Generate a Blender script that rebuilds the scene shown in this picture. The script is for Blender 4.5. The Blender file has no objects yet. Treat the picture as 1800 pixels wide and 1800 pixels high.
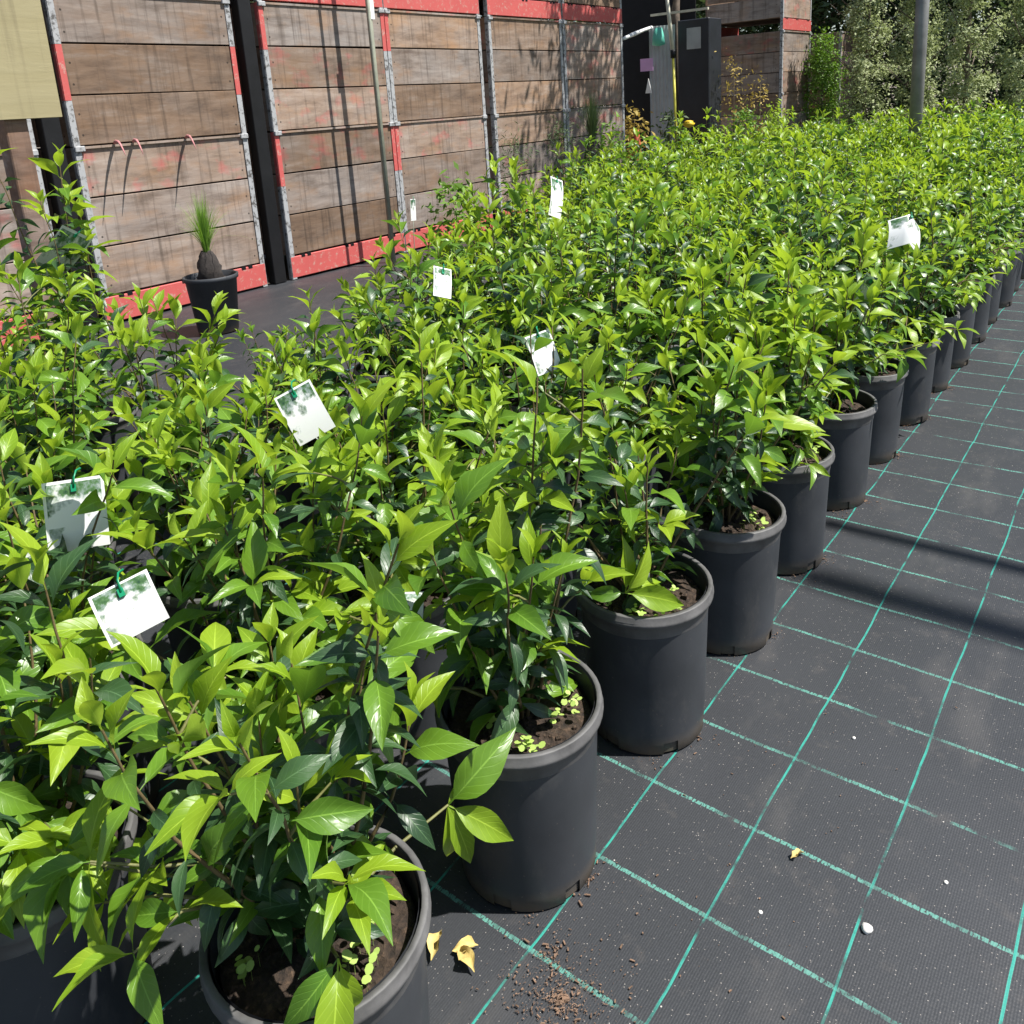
import bpy, bmesh, math, random
import numpy as np
from mathutils import Vector, Matrix

# ------------------------------------------------------------------ camera, sky, sun, exposure
sc = bpy.context.scene
COL = sc.collection
U = 0.2                                    # one row pitch of the mat grid, in metres
R_ = math.radians

cam_d = bpy.data.cameras.new('camera')
cam = bpy.data.objects.new('camera', cam_d); COL.objects.link(cam)
fw = Vector((-0.59832, 0.75912, -0.25641)); rt = Vector((0.79384, 0.60505, -0.06110)); up = Vector((-0.10876, 0.24010, 0.96464))
m = Matrix.Identity(4)
for i in range(3):
    m[i][0], m[i][1], m[i][2] = rt[i], up[i], -fw[i]
m[0][3], m[1][3], m[2][3] = 0.65482, -0.77753, 1.25862
cam.matrix_world = m
cam_d.sensor_width = 36.0; cam_d.lens = 29.78; cam_d.shift_y = -0.1791
cam_d.clip_start = 0.02; cam_d.clip_end = 2000.0
sc.camera = cam

SUN_AZ, SUN_EL = R_(28.0), R_(60.0)        # azimuth measured from +X towards +Y
w = bpy.data.worlds.new('World'); sc.world = w; w.use_nodes = True
nt = w.node_tree; nt.nodes.clear()
wo = nt.nodes.new('ShaderNodeOutputWorld'); bg = nt.nodes.new('ShaderNodeBackground'); sky = nt.nodes.new('ShaderNodeTexSky')
sky.sky_type = 'NISHITA'; sky.sun_disc = False; sky.sun_elevation = SUN_EL; sky.sun_rotation = math.pi / 2 - SUN_AZ
bg.inputs['Strength'].default_value = 0.075
nt.links.new(sky.outputs[0], bg.inputs['Color']); nt.links.new(bg.outputs[0], wo.inputs['Surface'])
sun_d = bpy.data.lights.new('sun', 'SUN'); sun_d.energy = 5.0; sun_d.angle = R_(0.53); sun_d.color = (1.0, 0.965, 0.91)
sun = bpy.data.objects.new('sun', sun_d); COL.objects.link(sun)
sdir = Vector((math.cos(SUN_EL) * math.cos(SUN_AZ), math.cos(SUN_EL) * math.sin(SUN_AZ), math.sin(SUN_EL)))
sun.rotation_euler = sdir.to_track_quat('Z', 'Y').to_euler(); sun.location = (3, 3, 12)

vs = sc.view_settings
vs.view_transform = 'Standard'; vs.look = 'None'; vs.exposure = 0.85; vs.gamma = 1.0; vs.use_curve_mapping = False
sc.cycles.max_bounces = 8; sc.cycles.diffuse_bounces = 4; sc.cycles.transmission_bounces = 4; sc.cycles.transparent_max_bounces = 8
rng = random.Random(11)

# ------------------------------------------------------------------ materials
def mat(name):
    mt = bpy.data.materials.new(name); mt.use_nodes = True
    n = mt.node_tree; b = n.nodes['Principled BSDF']
    return mt, n, b
def nd(n, t, **k):
    x = n.nodes.new(t)
    for a, v in k.items(): setattr(x, a, v)
    return x
def noise(n, vec, scale, detail=4.0, rough=0.55, dist=0.0):
    x = nd(n, 'ShaderNodeTexNoise'); x.inputs['Scale'].default_value = scale; x.inputs['Detail'].default_value = detail
    x.inputs['Roughness'].default_value = rough; x.inputs['Distortion'].default_value = dist
    if vec is not None: n.links.new(vec, x.inputs['Vector'])
    return x.outputs['Fac']
def ramp(n, fac, stops):
    x = nd(n, 'ShaderNodeValToRGB'); e = x.color_ramp.elements
    while len(e) > 1: e.remove(e[0])
    e[0].position = stops[0][0]; e[0].color = (*stops[0][1], 1) if len(stops[0][1]) == 3 else stops[0][1]
    for p_, c_ in stops[1:]:
        q = e.new(p_); q.color = (*c_, 1)
    n.links.new(fac, x.inputs['Fac']); return x.outputs['Color']
def mix(n, fac, a, b, mode='MIX'):
    x = nd(n, 'ShaderNodeMix', data_type='RGBA', blend_type=mode)
    for s, v in ((0, fac), (6, a), (7, b)):
        if isinstance(v, (int, float)): x.inputs[s].default_value = v
        elif isinstance(v, tuple): x.inputs[s].default_value = (*v, 1)
        else: n.links.new(v, x.inputs[s])
    return x.outputs[2]
def mth(n, op, a, b=None, c=None):
    x = nd(n, 'ShaderNodeMath', operation=op)
    for i, v in enumerate((a, b, c)):
        if v is None: continue
        if isinstance(v, (int, float)): x.inputs[i].default_value = v
        else: n.links.new(v, x.inputs[i])
    return x.outputs[0]
def mapping(n, vec, scale=(1, 1, 1), loc=None):
    x = nd(n, 'ShaderNodeMapping'); x.inputs['Scale'].default_value = scale
    n.links.new(vec, x.inputs['Vector'])
    if loc is not None: n.links.new(loc, x.inputs['Location'])
    return x.outputs[0]
def bump(n, b, h, strength=0.3, dist=0.01):
    x = nd(n, 'ShaderNodeBump'); x.inputs['Strength'].default_value = strength; x.inputs['Distance'].default_value = dist
    n.links.new(h, x.inputs['Height']); n.links.new(x.outputs[0], b.inputs['Normal'])
def objvec(n):
    return nd(n, 'ShaderNodeTexCoord').outputs['Object']
def rnd(n):
    return nd(n, 'ShaderNodeObjectInfo').outputs['Random']

def simple(name, col, rough=0.6, var=0.25, scale=8.0, metal=0.0, bstr=0.15, spec=0.5):
    mt, n, b = mat(name)
    f = noise(n, objvec(n), scale, 6)
    c = ramp(n, f, [(0.3, tuple(v * (1 - var) for v in col)), (0.7, tuple(min(1, v * (1 + var)) for v in col))])
    n.links.new(c, b.inputs['Base Color']); b.inputs['Roughness'].default_value = rough
    b.inputs['Metallic'].default_value = metal; b.inputs['Specular IOR Level'].default_value = spec
    if bstr: bump(n, b, noise(n, objvec(n), scale * 6, 4), bstr, 0.004)
    return mt

def leaf_mat(name, lo, hi, trans, rough, tcol, spec=0.5):
    mt, n, b = mat(name)
    uv = nd(n, 'ShaderNodeTexCoord').outputs['UV']
    s = nd(n, 'ShaderNodeSeparateXYZ'); n.links.new(uv, s.inputs[0])
    u, v = s.outputs[0], s.outputs[1]
    av = mth(n, 'ABSOLUTE', mth(n, 'SUBTRACT', v, 0.5))                 # 0 at the midrib, 0.5 at the edge
    mid = mth(n, 'LESS_THAN', av, 0.022)
    ph = mth(n, 'SUBTRACT', mth(n, 'MULTIPLY', u, 8.0), mth(n, 'MULTIPLY', av, 4.2))
    tri = mth(n, 'ABSOLUTE', mth(n, 'SUBTRACT', mth(n, 'FRACT', ph), 0.5))  # 0.5 on the side veins
    vein = mth(n, 'MULTIPLY', mth(n, 'SUBTRACT', tri, 0.38), 6.0); 
    vcl = nd(n, 'ShaderNodeClamp'); n.links.new(vein, vcl.inputs[0]); vein = vcl.outputs[0]
    isl = nd(n, 'ShaderNodeNewGeometry').outputs['Random Per Island']
    r = mth(n, 'FRACT', mth(n, 'ADD', isl, rnd(n)))
    base = mix(n, r, lo, hi)
    nz = noise(n, objvec(n), 38.0, 3)
    base = mix(n, mth(n, 'MULTIPLY', nz, 0.35), base, tuple(x * 0.62 for x in lo))
    pale = tuple(min(1, x * 1.5 + 0.03) for x in hi)
    base = mix(n, mth(n, 'MULTIPLY', vein, 0.28), base, pale)
    base = mix(n, mth(n, 'MULTIPLY', mid, 0.6), base, pale)
    back = nd(n, 'ShaderNodeNewGeometry').outputs['Backfacing']
    base = mix(n, mth(n, 'MULTIPLY', back, 0.45), base, tuple(min(1, x * 1.15 + 0.03) for x in hi))
    n.links.new(base, b.inputs['Base Color'])
    b.inputs['Specular IOR Level'].default_value = spec
    n.links.new(mth(n, 'ADD', mth(n, 'MULTIPLY', back, 0.25), rough), b.inputs['Roughness'])
    hgt = mth(n, 'ADD', mth(n, 'MULTIPLY', vein, -0.5), mth(n, 'MULTIPLY', noise(n, objvec(n), 90, 2), 0.5))
    bump(n, b, hgt, 0.35, 0.0015)
    t = nd(n, 'ShaderNodeBsdfTranslucent')
    n.links.new(mix(n, 0.5, base, tcol), t.inputs['Color'])
    ms = nd(n, 'ShaderNodeMixShader'); ms.inputs[0].default_value = trans
    n.links.new(b.outputs[0], ms.inputs[1]); n.links.new(t.outputs[0], ms.inputs[2])
    n.links.new(ms.outputs[0], n.nodes['Material Output'].inputs['Surface'])
    return mt
M = {}
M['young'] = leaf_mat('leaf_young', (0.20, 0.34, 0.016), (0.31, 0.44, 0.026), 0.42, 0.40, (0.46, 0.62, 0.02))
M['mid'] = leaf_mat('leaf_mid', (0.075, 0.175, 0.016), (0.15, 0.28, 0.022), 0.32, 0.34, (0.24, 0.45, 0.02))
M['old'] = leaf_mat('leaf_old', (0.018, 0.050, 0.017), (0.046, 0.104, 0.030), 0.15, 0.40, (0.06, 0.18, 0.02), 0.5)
M['hedge'] = leaf_mat('leaf_hedge', (0.20, 0.25, 0.10), (0.44, 0.49, 0.26), 0.38, 0.45, (0.42, 0.50, 0.18))
M['darktree'] = leaf_mat('leaf_dark_tree', (0.025, 0.055, 0.018), (0.075, 0.12, 0.03), 0.22, 0.45, (0.1, 0.18, 0.03))
M['gold'] = leaf_mat('leaf_gold', (0.26, 0.22, 0.04), (0.42, 0.30, 0.06), 0.3, 0.45, (0.5, 0.35, 0.05))
M['petal'] = simple('petal_yellow', (0.75, 0.52, 0.02), 0.5, 0.1)
M['stem'] = simple('stem_bark', (0.12, 0.085, 0.035), 0.7, 0.35, 60)
M['greenstem'] = simple('stem_green', (0.13, 0.13, 0.04), 0.6, 0.3, 60)
M['trunk'] = simple('trunk_bark', (0.13, 0.10, 0.075), 0.85, 0.4, 12, bstr=0.6)

def pot_material():
    mt, n, b = mat('pot_plastic')
    o = objvec(n); s = nd(n, 'ShaderNodeSeparateXYZ'); n.links.new(o, s.inputs[0])
    f = noise(n, o, 7, 5); f2 = noise(n, mapping(n, o, (40, 40, 3)), 2.0, 4)
    c = ramp(n, f, [(0.35, (0.031, 0.034, 0.039)), (0.7, (0.050, 0.054, 0.061))])
    c = mix(n, mth(n, 'MULTIPLY', f2, 0.25), c, (0.055, 0.057, 0.06))
    low = mth(n, 'SUBTRACT', 1.0, mth(n, 'MULTIPLY', s.outputs[2], 22.0))
    mud = mth(n, 'MULTIPLY', low, mth(n, 'ADD', noise(n, o, 22, 5), 0.1)); cl = nd(n, 'ShaderNodeClamp'); n.links.new(mud, cl.inputs[0])
    c = mix(n, cl.outputs[0], c, (0.13, 0.095, 0.055))
    r_ = rnd(n); offp = nd(n, 'ShaderNodeCombineXYZ'); n.links.new(mth(n, 'MULTIPLY', r_, 31.0), offp.inputs[0]); n.links.new(mth(n, 'MULTIPLY', r_, 17.0), offp.inputs[2])
    sc3 = noise(n, mapping(n, o, (9, 9, 5), offp.outputs[0]), 1.0, 6, 0.7)
    k3 = nd(n, 'ShaderNodeClamp'); n.links.new(mth(n, 'MULTIPLY', mth(n, 'SUBTRACT', sc3, 0.55), 5.0), k3.inputs[0])
    c = mix(n, mth(n, 'MULTIPLY', k3.outputs[0], 0.45), c, (0.11, 0.105, 0.098))
    sp = mth(n, 'GREATER_THAN', noise(n, o, 130, 2), 0.73)
    c = mix(n, mth(n, 'MULTIPLY', sp, 0.3), c, (0.2, 0.17, 0.13))
    n.links.new(c, b.inputs['Base Color']); n.links.new(ramp(n, f, [(0.3, (0.42,) * 3), (0.75, (0.6,) * 3)]), b.inputs['Roughness'])
    b.inputs['Specular IOR Level'].default_value = 0.28
    bump(n, b, noise(n, o, 60, 4), 0.06, 0.003)
    return mt
M['pot'] = pot_material()
M['rim'] = simple('pot_rim_lit', (0.085, 0.083, 0.082), 0.6, 0.45, 18, bstr=0.1)  # lighter grey than the pot: sunlit brightness of the lip put into the colour
def soil_material():
    mt, n, b = mat('potting_soil')
    o = objvec(n); f = noise(n, o, 70, 6, 0.7)
    v = nd(n, 'ShaderNodeTexVoronoi'); v.inputs['Scale'].default_value = 85; n.links.new(o, v.inputs['Vector'])
    c = ramp(n, f, [(0.3, (0.012, 0.008, 0.006)), (0.55, (0.05, 0.032, 0.02)), (0.75, (0.16, 0.10, 0.06))])
    n.links.new(c, b.inputs['Base Color']); b.inputs['Roughness'].default_value = 0.95
    bump(n, b, mth(n, 'ADD', v.outputs['Distance'], f), 0.9, 0.012)
    return mt
M['soil'] = soil_material()

def mat_fabric(name, lines):
    mt, n, b = mat(name)
    g = nd(n, 'ShaderNodeNewGeometry').outputs['Position']
    s = nd(n, 'ShaderNodeSeparateXYZ'); n.links.new(g, s.inputs[0]); x, y = s.outputs[0], s.outputs[1]
    big = noise(n, g, 1.7, 5, 0.6); fine = noise(n, g, 190, 3, 0.7); med = noise(n, g, 16, 6, 0.65)
    c = ramp(n, big, [(0.3, (0.010, 0.0115, 0.014)), (0.7, (0.025, 0.027, 0.031))])
    c = mix(n, mth(n, 'MULTIPLY', fine, 0.5), c, (0.048, 0.052, 0.059))
    dust = nd(n, 'ShaderNodeClamp'); n.links.new(mth(n, 'MULTIPLY', mth(n, 'SUBTRACT', med, 0.56), 3.0), dust.inputs[0])
    c = mix(n, mth(n, 'MULTIPLY', dust.outputs[0], 0.45), c, (0.12, 0.105, 0.092))
    sm = noise(n, mapping(n, g, (5.0, 1.6, 1)), 1.0, 5, 0.65)
    smc = nd(n, 'ShaderNodeClamp'); n.links.new(mth(n, 'MULTIPLY', mth(n, 'SUBTRACT', sm, 0.54), 5.0), smc.inputs[0])
    c = mix(n, mth(n, 'MULTIPLY', smc.outputs[0], 0.5), c, (0.085, 0.080, 0.076))
    # woven ribs
    rib = mth(n, 'SINE', mth(n, 'MULTIPLY', y, 2 * math.pi / 0.006)); rib2 = mth(n, 'SINE', mth(n, 'MULTIPLY', x, 2 * math.pi / 0.004))
    c = mix(n, mth(n, 'MULTIPLY', mth(n, 'ADD', rib, 1.0), 0.045), c, (0.02, 0.02, 0.022))
    # pale specks of grit
    for sc_, th, col in ((70, 0.055, (0.45, 0.42, 0.38)), (28, 0.035, (0.55, 0.52, 0.47)), (140, 0.13, (0.24, 0.22, 0.2))):
        v = nd(n, 'ShaderNodeTexVoronoi'); v.inputs['Scale'].default_value = sc_; n.links.new(g, v.inputs['Vector'])
        hit = mth(n, 'LESS_THAN', v.outputs['Distance'], th)
        sep = nd(n, 'ShaderNodeSeparateColor'); n.links.new(v.outputs['Color'], sep.inputs[0])
        hit = mth(n, 'MULTIPLY', hit, mth(n, 'GREATER_THAN', sep.outputs[0], 0.5))
        c = mix(n, mth(n, 'MULTIPLY', hit, 0.8), c, col)
    if lines:
        wob = mth(n, 'MULTIPLY', mth(n, 'SUBTRACT', noise(n, g, 2.2, 3), 0.5), 0.022)
        def dist(q, pitch, wb):
            t = mth(n, 'ADD', mth(n, 'DIVIDE', mth(n, 'ADD', q, wb), pitch), 0.5)
            return mth(n, 'MULTIPLY', mth(n, 'ABSOLUTE', mth(n, 'SUBTRACT', mth(n, 'FRACT', t), 0.5)), pitch)
        frag = noise(n, mapping(n, g, (260, 60, 1)), 1.0, 3, 0.7)
        dirt = noise(n, g, 9, 5, 0.65)
        keep = nd(n, 'ShaderNodeClamp'); n.links.new(mth(n, 'MULTIPLY', mth(n, 'SUBTRACT', 0.63, dirt), 6.0), keep.inputs[0])
        row = mth(n, 'MULTIPLY', mth(n, 'LESS_THAN', dist(y, 0.2, wob), mth(n, 'ADD', 0.0016, mth(n, 'MULTIPLY', frag, 0.0042))), keep.outputs[0])
        row = mth(n, 'MULTIPLY', row, mth(n, 'GREATER_THAN', frag, 0.45))
        c = mix(n, mth(n, 'MULTIPLY', row, 0.85), c, mix(n, frag, (0.02, 0.15, 0.115), (0.15, 0.36, 0.30)))
        col = mth(n, 'MULTIPLY', mth(n, 'LESS_THAN', dist(x, 0.19836, wob), 0.0020), keep.outputs[0])
        c = mix(n, mth(n, 'MULTIPLY', col, 0.9), c, mix(n, fine, (0.010, 0.20, 0.155), (0.035, 0.34, 0.27)))
    n.links.new(c, b.inputs['Base Color']); b.inputs['Roughness'].default_value = 0.55; b.inputs['Specular IOR Level'].default_value = 0.5
    h = mth(n, 'ADD', mth(n, 'MULTIPLY', mth(n, 'ADD', rib, rib2), 0.07), mth(n, 'MULTIPLY', fine, 0.6))
    bump(n, b, h, 0.35, 0.002)
    return mt
M['mat'] = mat_fabric('weed_mat_gridded', True)
M['matplain'] = mat_fabric('weed_mat_plain', False)

def wood_material(name, tones, red=0.0, scale=1.0, gk=1.25):
    mt, n, b = mat(name)
    o = objvec(n); r = rnd(n)
    off = nd(n, 'ShaderNodeCombineXYZ')
    for i, k in enumerate((13.0, 37.0, 71.0)): n.links.new(mth(n, 'MULTIPLY', r, k), off.inputs[i])
    g = noise(n, mapping(n, o, (18 * scale, 2.4 * scale, 18 * scale), off.outputs[0]), 1.0, 7, 0.65, 0.6)
    blot = noise(n, mapping(n, o, (3, 2.2, 4), off.outputs[0]), 1.0, 5, 0.6)
    drip = noise(n, mapping(n, o, (8, 26, 1.4), off.outputs[0]), 1.0, 5, 0.6)
    c = ramp(n, g, [(0.2, tones[0]), (0.5, tones[1]), (0.8, tones[2])])
    grey = ramp(n, g, [(0.25, (0.24, 0.215, 0.20)), (0.75, (0.44, 0.405, 0.38))])
    c = mix(n, mth(n, 'MULTIPLY', mth(n, 'SUBTRACT', mth(n, 'ADD', blot, mth(n, 'MULTIPLY', r, 0.55)), 0.48), gk), c, grey)
    def cl01(v):
        q = nd(n, 'ShaderNodeClamp'); n.links.new(v, q.inputs[0]); return q.outputs[0]
    if gk > 1:
        sc2 = noise(n, mapping(n, o, (6, 2.0, 8), off.outputs[0]), 1.2, 6, 0.68)
        c = mix(n, mth(n, 'MULTIPLY', cl01(mth(n, 'MULTIPLY', mth(n, 'SUBTRACT', sc2, 0.54), 5.0)), 0.45), c, (0.55, 0.49, 0.44))
        c = mix(n, mth(n, 'MULTIPLY', cl01(mth(n, 'MULTIPLY', mth(n, 'SUBTRACT', 0.48, sc2), 6.0)), 0.6), c, (0.10, 0.068, 0.05))
        ora = noise(n, mapping(n, o, (2, 1.6, 4), off.outputs[0]), 1.4, 4, 0.6)
        c = mix(n, mth(n, 'MULTIPLY', cl01(mth(n, 'MULTIPLY', mth(n, 'SUBTRACT', ora, 0.53), 6.0)), 0.45), c, (0.42, 0.23, 0.11))
    c = mix(n, mth(n, 'MULTIPLY', cl01(mth(n, 'MULTIPLY', mth(n, 'SUBTRACT', drip, 0.52), 4.5)), 0.7 if gk > 1 else 0.25), c, (0.07, 0.05, 0.038))
    if red:
        rb = noise(n, mapping(n, o, (5, 4.5, 7), off.outputs[0]), 1.0, 4, 0.55)
        c2 = nd(n, 'ShaderNodeClamp'); n.links.new(mth(n, 'MULTIPLY', mth(n, 'SUBTRACT', rb, 0.54), 5.0), c2.inputs[0])
        pick = mth(n, 'GREATER_THAN', mth(n, 'FRACT', mth(n, 'MULTIPLY', r, 7.3)), 0.66)
        c = mix(n, mth(n, 'MULTIPLY', mth(n, 'MULTIPLY', c2.outputs[0], pick), red), c, (0.55, 0.13, 0.12))
    if gk > 1:
        sx = nd(n, 'ShaderNodeSeparateXYZ'); n.links.new(o, sx.inputs[0])
        ny = mth(n, 'MINIMUM', mth(n, 'ABSOLUTE', mth(n, 'SUBTRACT', sx.outputs[1], 0.075)), mth(n, 'ABSOLUTE', mth(n, 'SUBTRACT', sx.outputs[1], 1.215)))
        nz_ = mth(n, 'MULTIPLY', mth(n, 'ABSOLUTE', mth(n, 'SUBTRACT', mth(n, 'FRACT', mth(n, 'DIVIDE', sx.outputs[2], 0.13)), 0.5)), 0.13)
        nail = mth(n, 'LESS_THAN', mth(n, 'ADD', mth(n, 'MULTIPLY', ny, ny), mth(n, 'MULTIPLY', nz_, nz_)), 0.00005)
        c = mix(n, mth(n, 'MULTIPLY', nail, 0.8), c, (0.03, 0.025, 0.022))
    tone = mth(n, 'ADD', 0.54, mth(n, 'MULTIPLY', mth(n, 'FRACT', mth(n, 'MULTIPLY', r, 17.7)), 0.5 if gk > 1 else 0.2))
    hsv = nd(n, 'ShaderNodeHueSaturation'); n.links.new(c, hsv.inputs['Color']); n.links.new(tone, hsv.inputs['Value']); c = hsv.outputs[0]
    n.links.new(c, b.inputs['Base Color']); b.inputs['Roughness'].default_value = 0.85; b.inputs['Specular IOR Level'].default_value = 0.25
    bump(n, b, g, 0.5, 0.004)
    return mt
M['binwood'] = wood_material('bin_board_wood', ((0.19, 0.12, 0.08), (0.30, 0.20, 0.135), (0.40, 0.28, 0.20)), 0.75)
M['postwood'] = wood_material('timber_post_wood', ((0.12, 0.06, 0.035), (0.23, 0.12, 0.07), (0.33, 0.19, 0.12)))
M['yellowwood'] = wood_material('pale_pine_board', ((0.50, 0.43, 0.23), (0.54, 0.47, 0.26), (0.58, 0.51, 0.29)), gk=0.15)
def flaky(name, paint, under, th=0.5):
    mt, n, b = mat(name)
    o = objvec(n); r = rnd(n)
    off = nd(n, 'ShaderNodeCombineXYZ'); n.links.new(mth(n, 'MULTIPLY', r, 50.0), off.inputs[2])
    f = noise(n, mapping(n, o, (1, 1, 1), off.outputs[0]), 24, 6, 0.7)
    k = nd(n, 'ShaderNodeClamp'); n.links.new(mth(n, 'MULTIPLY', mth(n, 'SUBTRACT', f, th), 9.0), k.inputs[0])
    f2 = noise(n, o, 5, 4)
    c = mix(n, k.outputs[0], mix(n, mth(n, 'MULTIPLY', f2, 0.5), paint, tuple(v * 0.55 for v in paint)), under)
    n.links.new(c, b.inputs['Base Color']); b.inputs['Roughness'].default_value = 0.6
    bump(n, b, f, 0.3, 0.003)
    return mt
M['redpaint'] = flaky('red_paint', (0.56, 0.105, 0.095), (0.46, 0.27, 0.22), 0.55)
M['galv'] = flaky('galvanised_strip', (0.40, 0.405, 0.41), (0.09, 0.085, 0.08), 0.50)
M['black'] = simple('black_steel', (0.007, 0.007, 0.008), 0.55, 0.3, 10, spec=0.3)
M['greypost'] = simple('grey_steel_post', (0.20, 0.20, 0.19), 0.5, 0.25, 9, metal=0.3)
M['stake'] = simple('weathered_green_stake', (0.24, 0.25, 0.19), 0.6, 0.2, 12)
M['greysheet'] = simple('grey_sheet', (0.36, 0.365, 0.37), 0.6, 0.15, 5)
M['blackbox'] = simple('black_cabinet', (0.016, 0.018, 0.024), 0.45, 0.25, 5)
M['white'] = simple('white_plastic', (0.75, 0.75, 0.74), 0.5, 0.06)
M['pink'] = simple('pink_plastic', (0.62, 0.36, 0.62), 0.5, 0.1)
M['pinktwine'] = simple('pink_twine', (0.42, 0.18, 0.18), 0.8, 0.3, 40)
M['teal'] = simple('teal_plastic', (0.10, 0.42, 0.32), 0.5, 0.1)
M['tie'] = simple('green_plastic_tie', (0.005, 0.22, 0.10), 0.4, 0.1)
M['yellowpole'] = simple('yellow_painted_pole', (0.55, 0.50, 0.06), 0.5, 0.15, 15)
M['palepole'] = simple('pale_painted_pole', (0.55, 0.53, 0.42), 0.5, 0.15, 15)
M['cone'] = simple('orange_plastic', (0.65, 0.12, 0.06), 0.5, 0.15)
M['deadleaf'] = simple('dead_yellow_leaf', (0.50, 0.38, 0.13), 0.7, 0.45, 45)
M['bark'] = simple('bark_crumbs', (0.16, 0.10, 0.065), 0.95, 0.6, 90)
M['pebble'] = simple('white_pebble', (0.66, 0.64, 0.60), 0.7, 0.15, 30)
M['weed'] = leaf_mat('weed_leaf', (0.22, 0.36, 0.06), (0.34, 0.46, 0.10), 0.3, 0.5, (0.4, 0.55, 0.08))
M['bulb'] = simple('palm_caudex', (0.030, 0.024, 0.021), 0.9, 0.4, 40, bstr=0.8)
def ground_material(name, c0, c1):
    mt, n, b = mat(name); g = nd(n, 'ShaderNodeNewGeometry').outputs['Position']
    f = noise(n, g, 3.0, 8, 0.7); f2 = noise(n, g, 60, 4)
    c = mix(n, mth(n, 'MULTIPLY', f2, 0.4), ramp(n, f, [(0.3, c0), (0.7, c1)]), tuple(v * 0.6 for v in c0))
    n.links.new(c, b.inputs['Base Color']); b.inputs['Roughness'].default_value = 0.9; bump(n, b, f2, 0.5, 0.01)
    return mt
M['ground'] = ground_material('dirt_ground', (0.14, 0.115, 0.085), (0.24, 0.20, 0.16))
M['pale'] = ground_material('pale_gravel', (0.42, 0.36, 0.30), (0.55, 0.48, 0.41))
def card_material(name, seed, grey=0.0):
    mt, n, b = mat(name)
    uv = nd(n, 'ShaderNodeTexCoord').outputs['UV']; s = nd(n, 'ShaderNodeSeparateXYZ'); n.links.new(uv, s.inputs[0]); u, v = s.outputs[0], s.outputs[1]
    mp = nd(n, 'ShaderNodeMapping'); mp.inputs['Location'].default_value = (seed * 3.1, seed * 1.7, 0); n.links.new(uv, mp.inputs['Vector'])
    f = noise(n, mp.outputs[0], 2.0, 4, 0.6); f3 = noise(n, mp.outputs[0], 6, 5, 0.65)
    pic = ramp(n, f3, [(0.32, (0.015, 0.05, 0.025)), (0.47, (0.07, 0.15, 0.05)), (0.58, (0.22, 0.28, 0.25)), (0.72, (0.55, 0.57, 0.55))])
    def cl01(q_):
        k = nd(n, 'ShaderNodeClamp'); n.links.new(q_, k.inputs[0]); return k.outputs[0]
    top = cl01(mth(n, 'MULTIPLY', mth(n, 'SUBTRACT', mth(n, 'ADD', v, mth(n, 'MULTIPLY', mth(n, 'SUBTRACT', f, 0.5), 1.6)), 0.60), 7.0))
    low = cl01(mth(n, 'MULTIPLY', mth(n, 'SUBTRACT', mth(n, 'SUBTRACT', f, mth(n, 'MULTIPLY', u, 0.35)), 0.40), 12.0))
    low = mth(n, 'MULTIPLY', low, mth(n, 'LESS_THAN', v, 0.35))
    mk = mth(n, 'MAXIMUM', top, mth(n, 'MULTIPLY', low, 0.8))
    edge = mth(n, 'MULTIPLY', mth(n, 'LESS_THAN', mth(n, 'ABSOLUTE', mth(n, 'SUBTRACT', u, 0.5)), 0.45), mth(n, 'LESS_THAN', mth(n, 'ABSOLUTE', mth(n, 'SUBTRACT', v, 0.5)), 0.46))
    c = mix(n, mth(n, 'MULTIPLY', mk, edge), (0.80 - grey, 0.80 - grey, 0.78 - grey), pic)
    n.links.new(c, b.inputs['Base Color']); b.inputs['Roughness'].default_value = 0.35
    return mt
CARDS = [card_material('printed_card_%s' % q, i * 2.37 + 1, 0.0 if i < 4 else 0.15) for i, q in enumerate('abcdef')]

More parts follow.
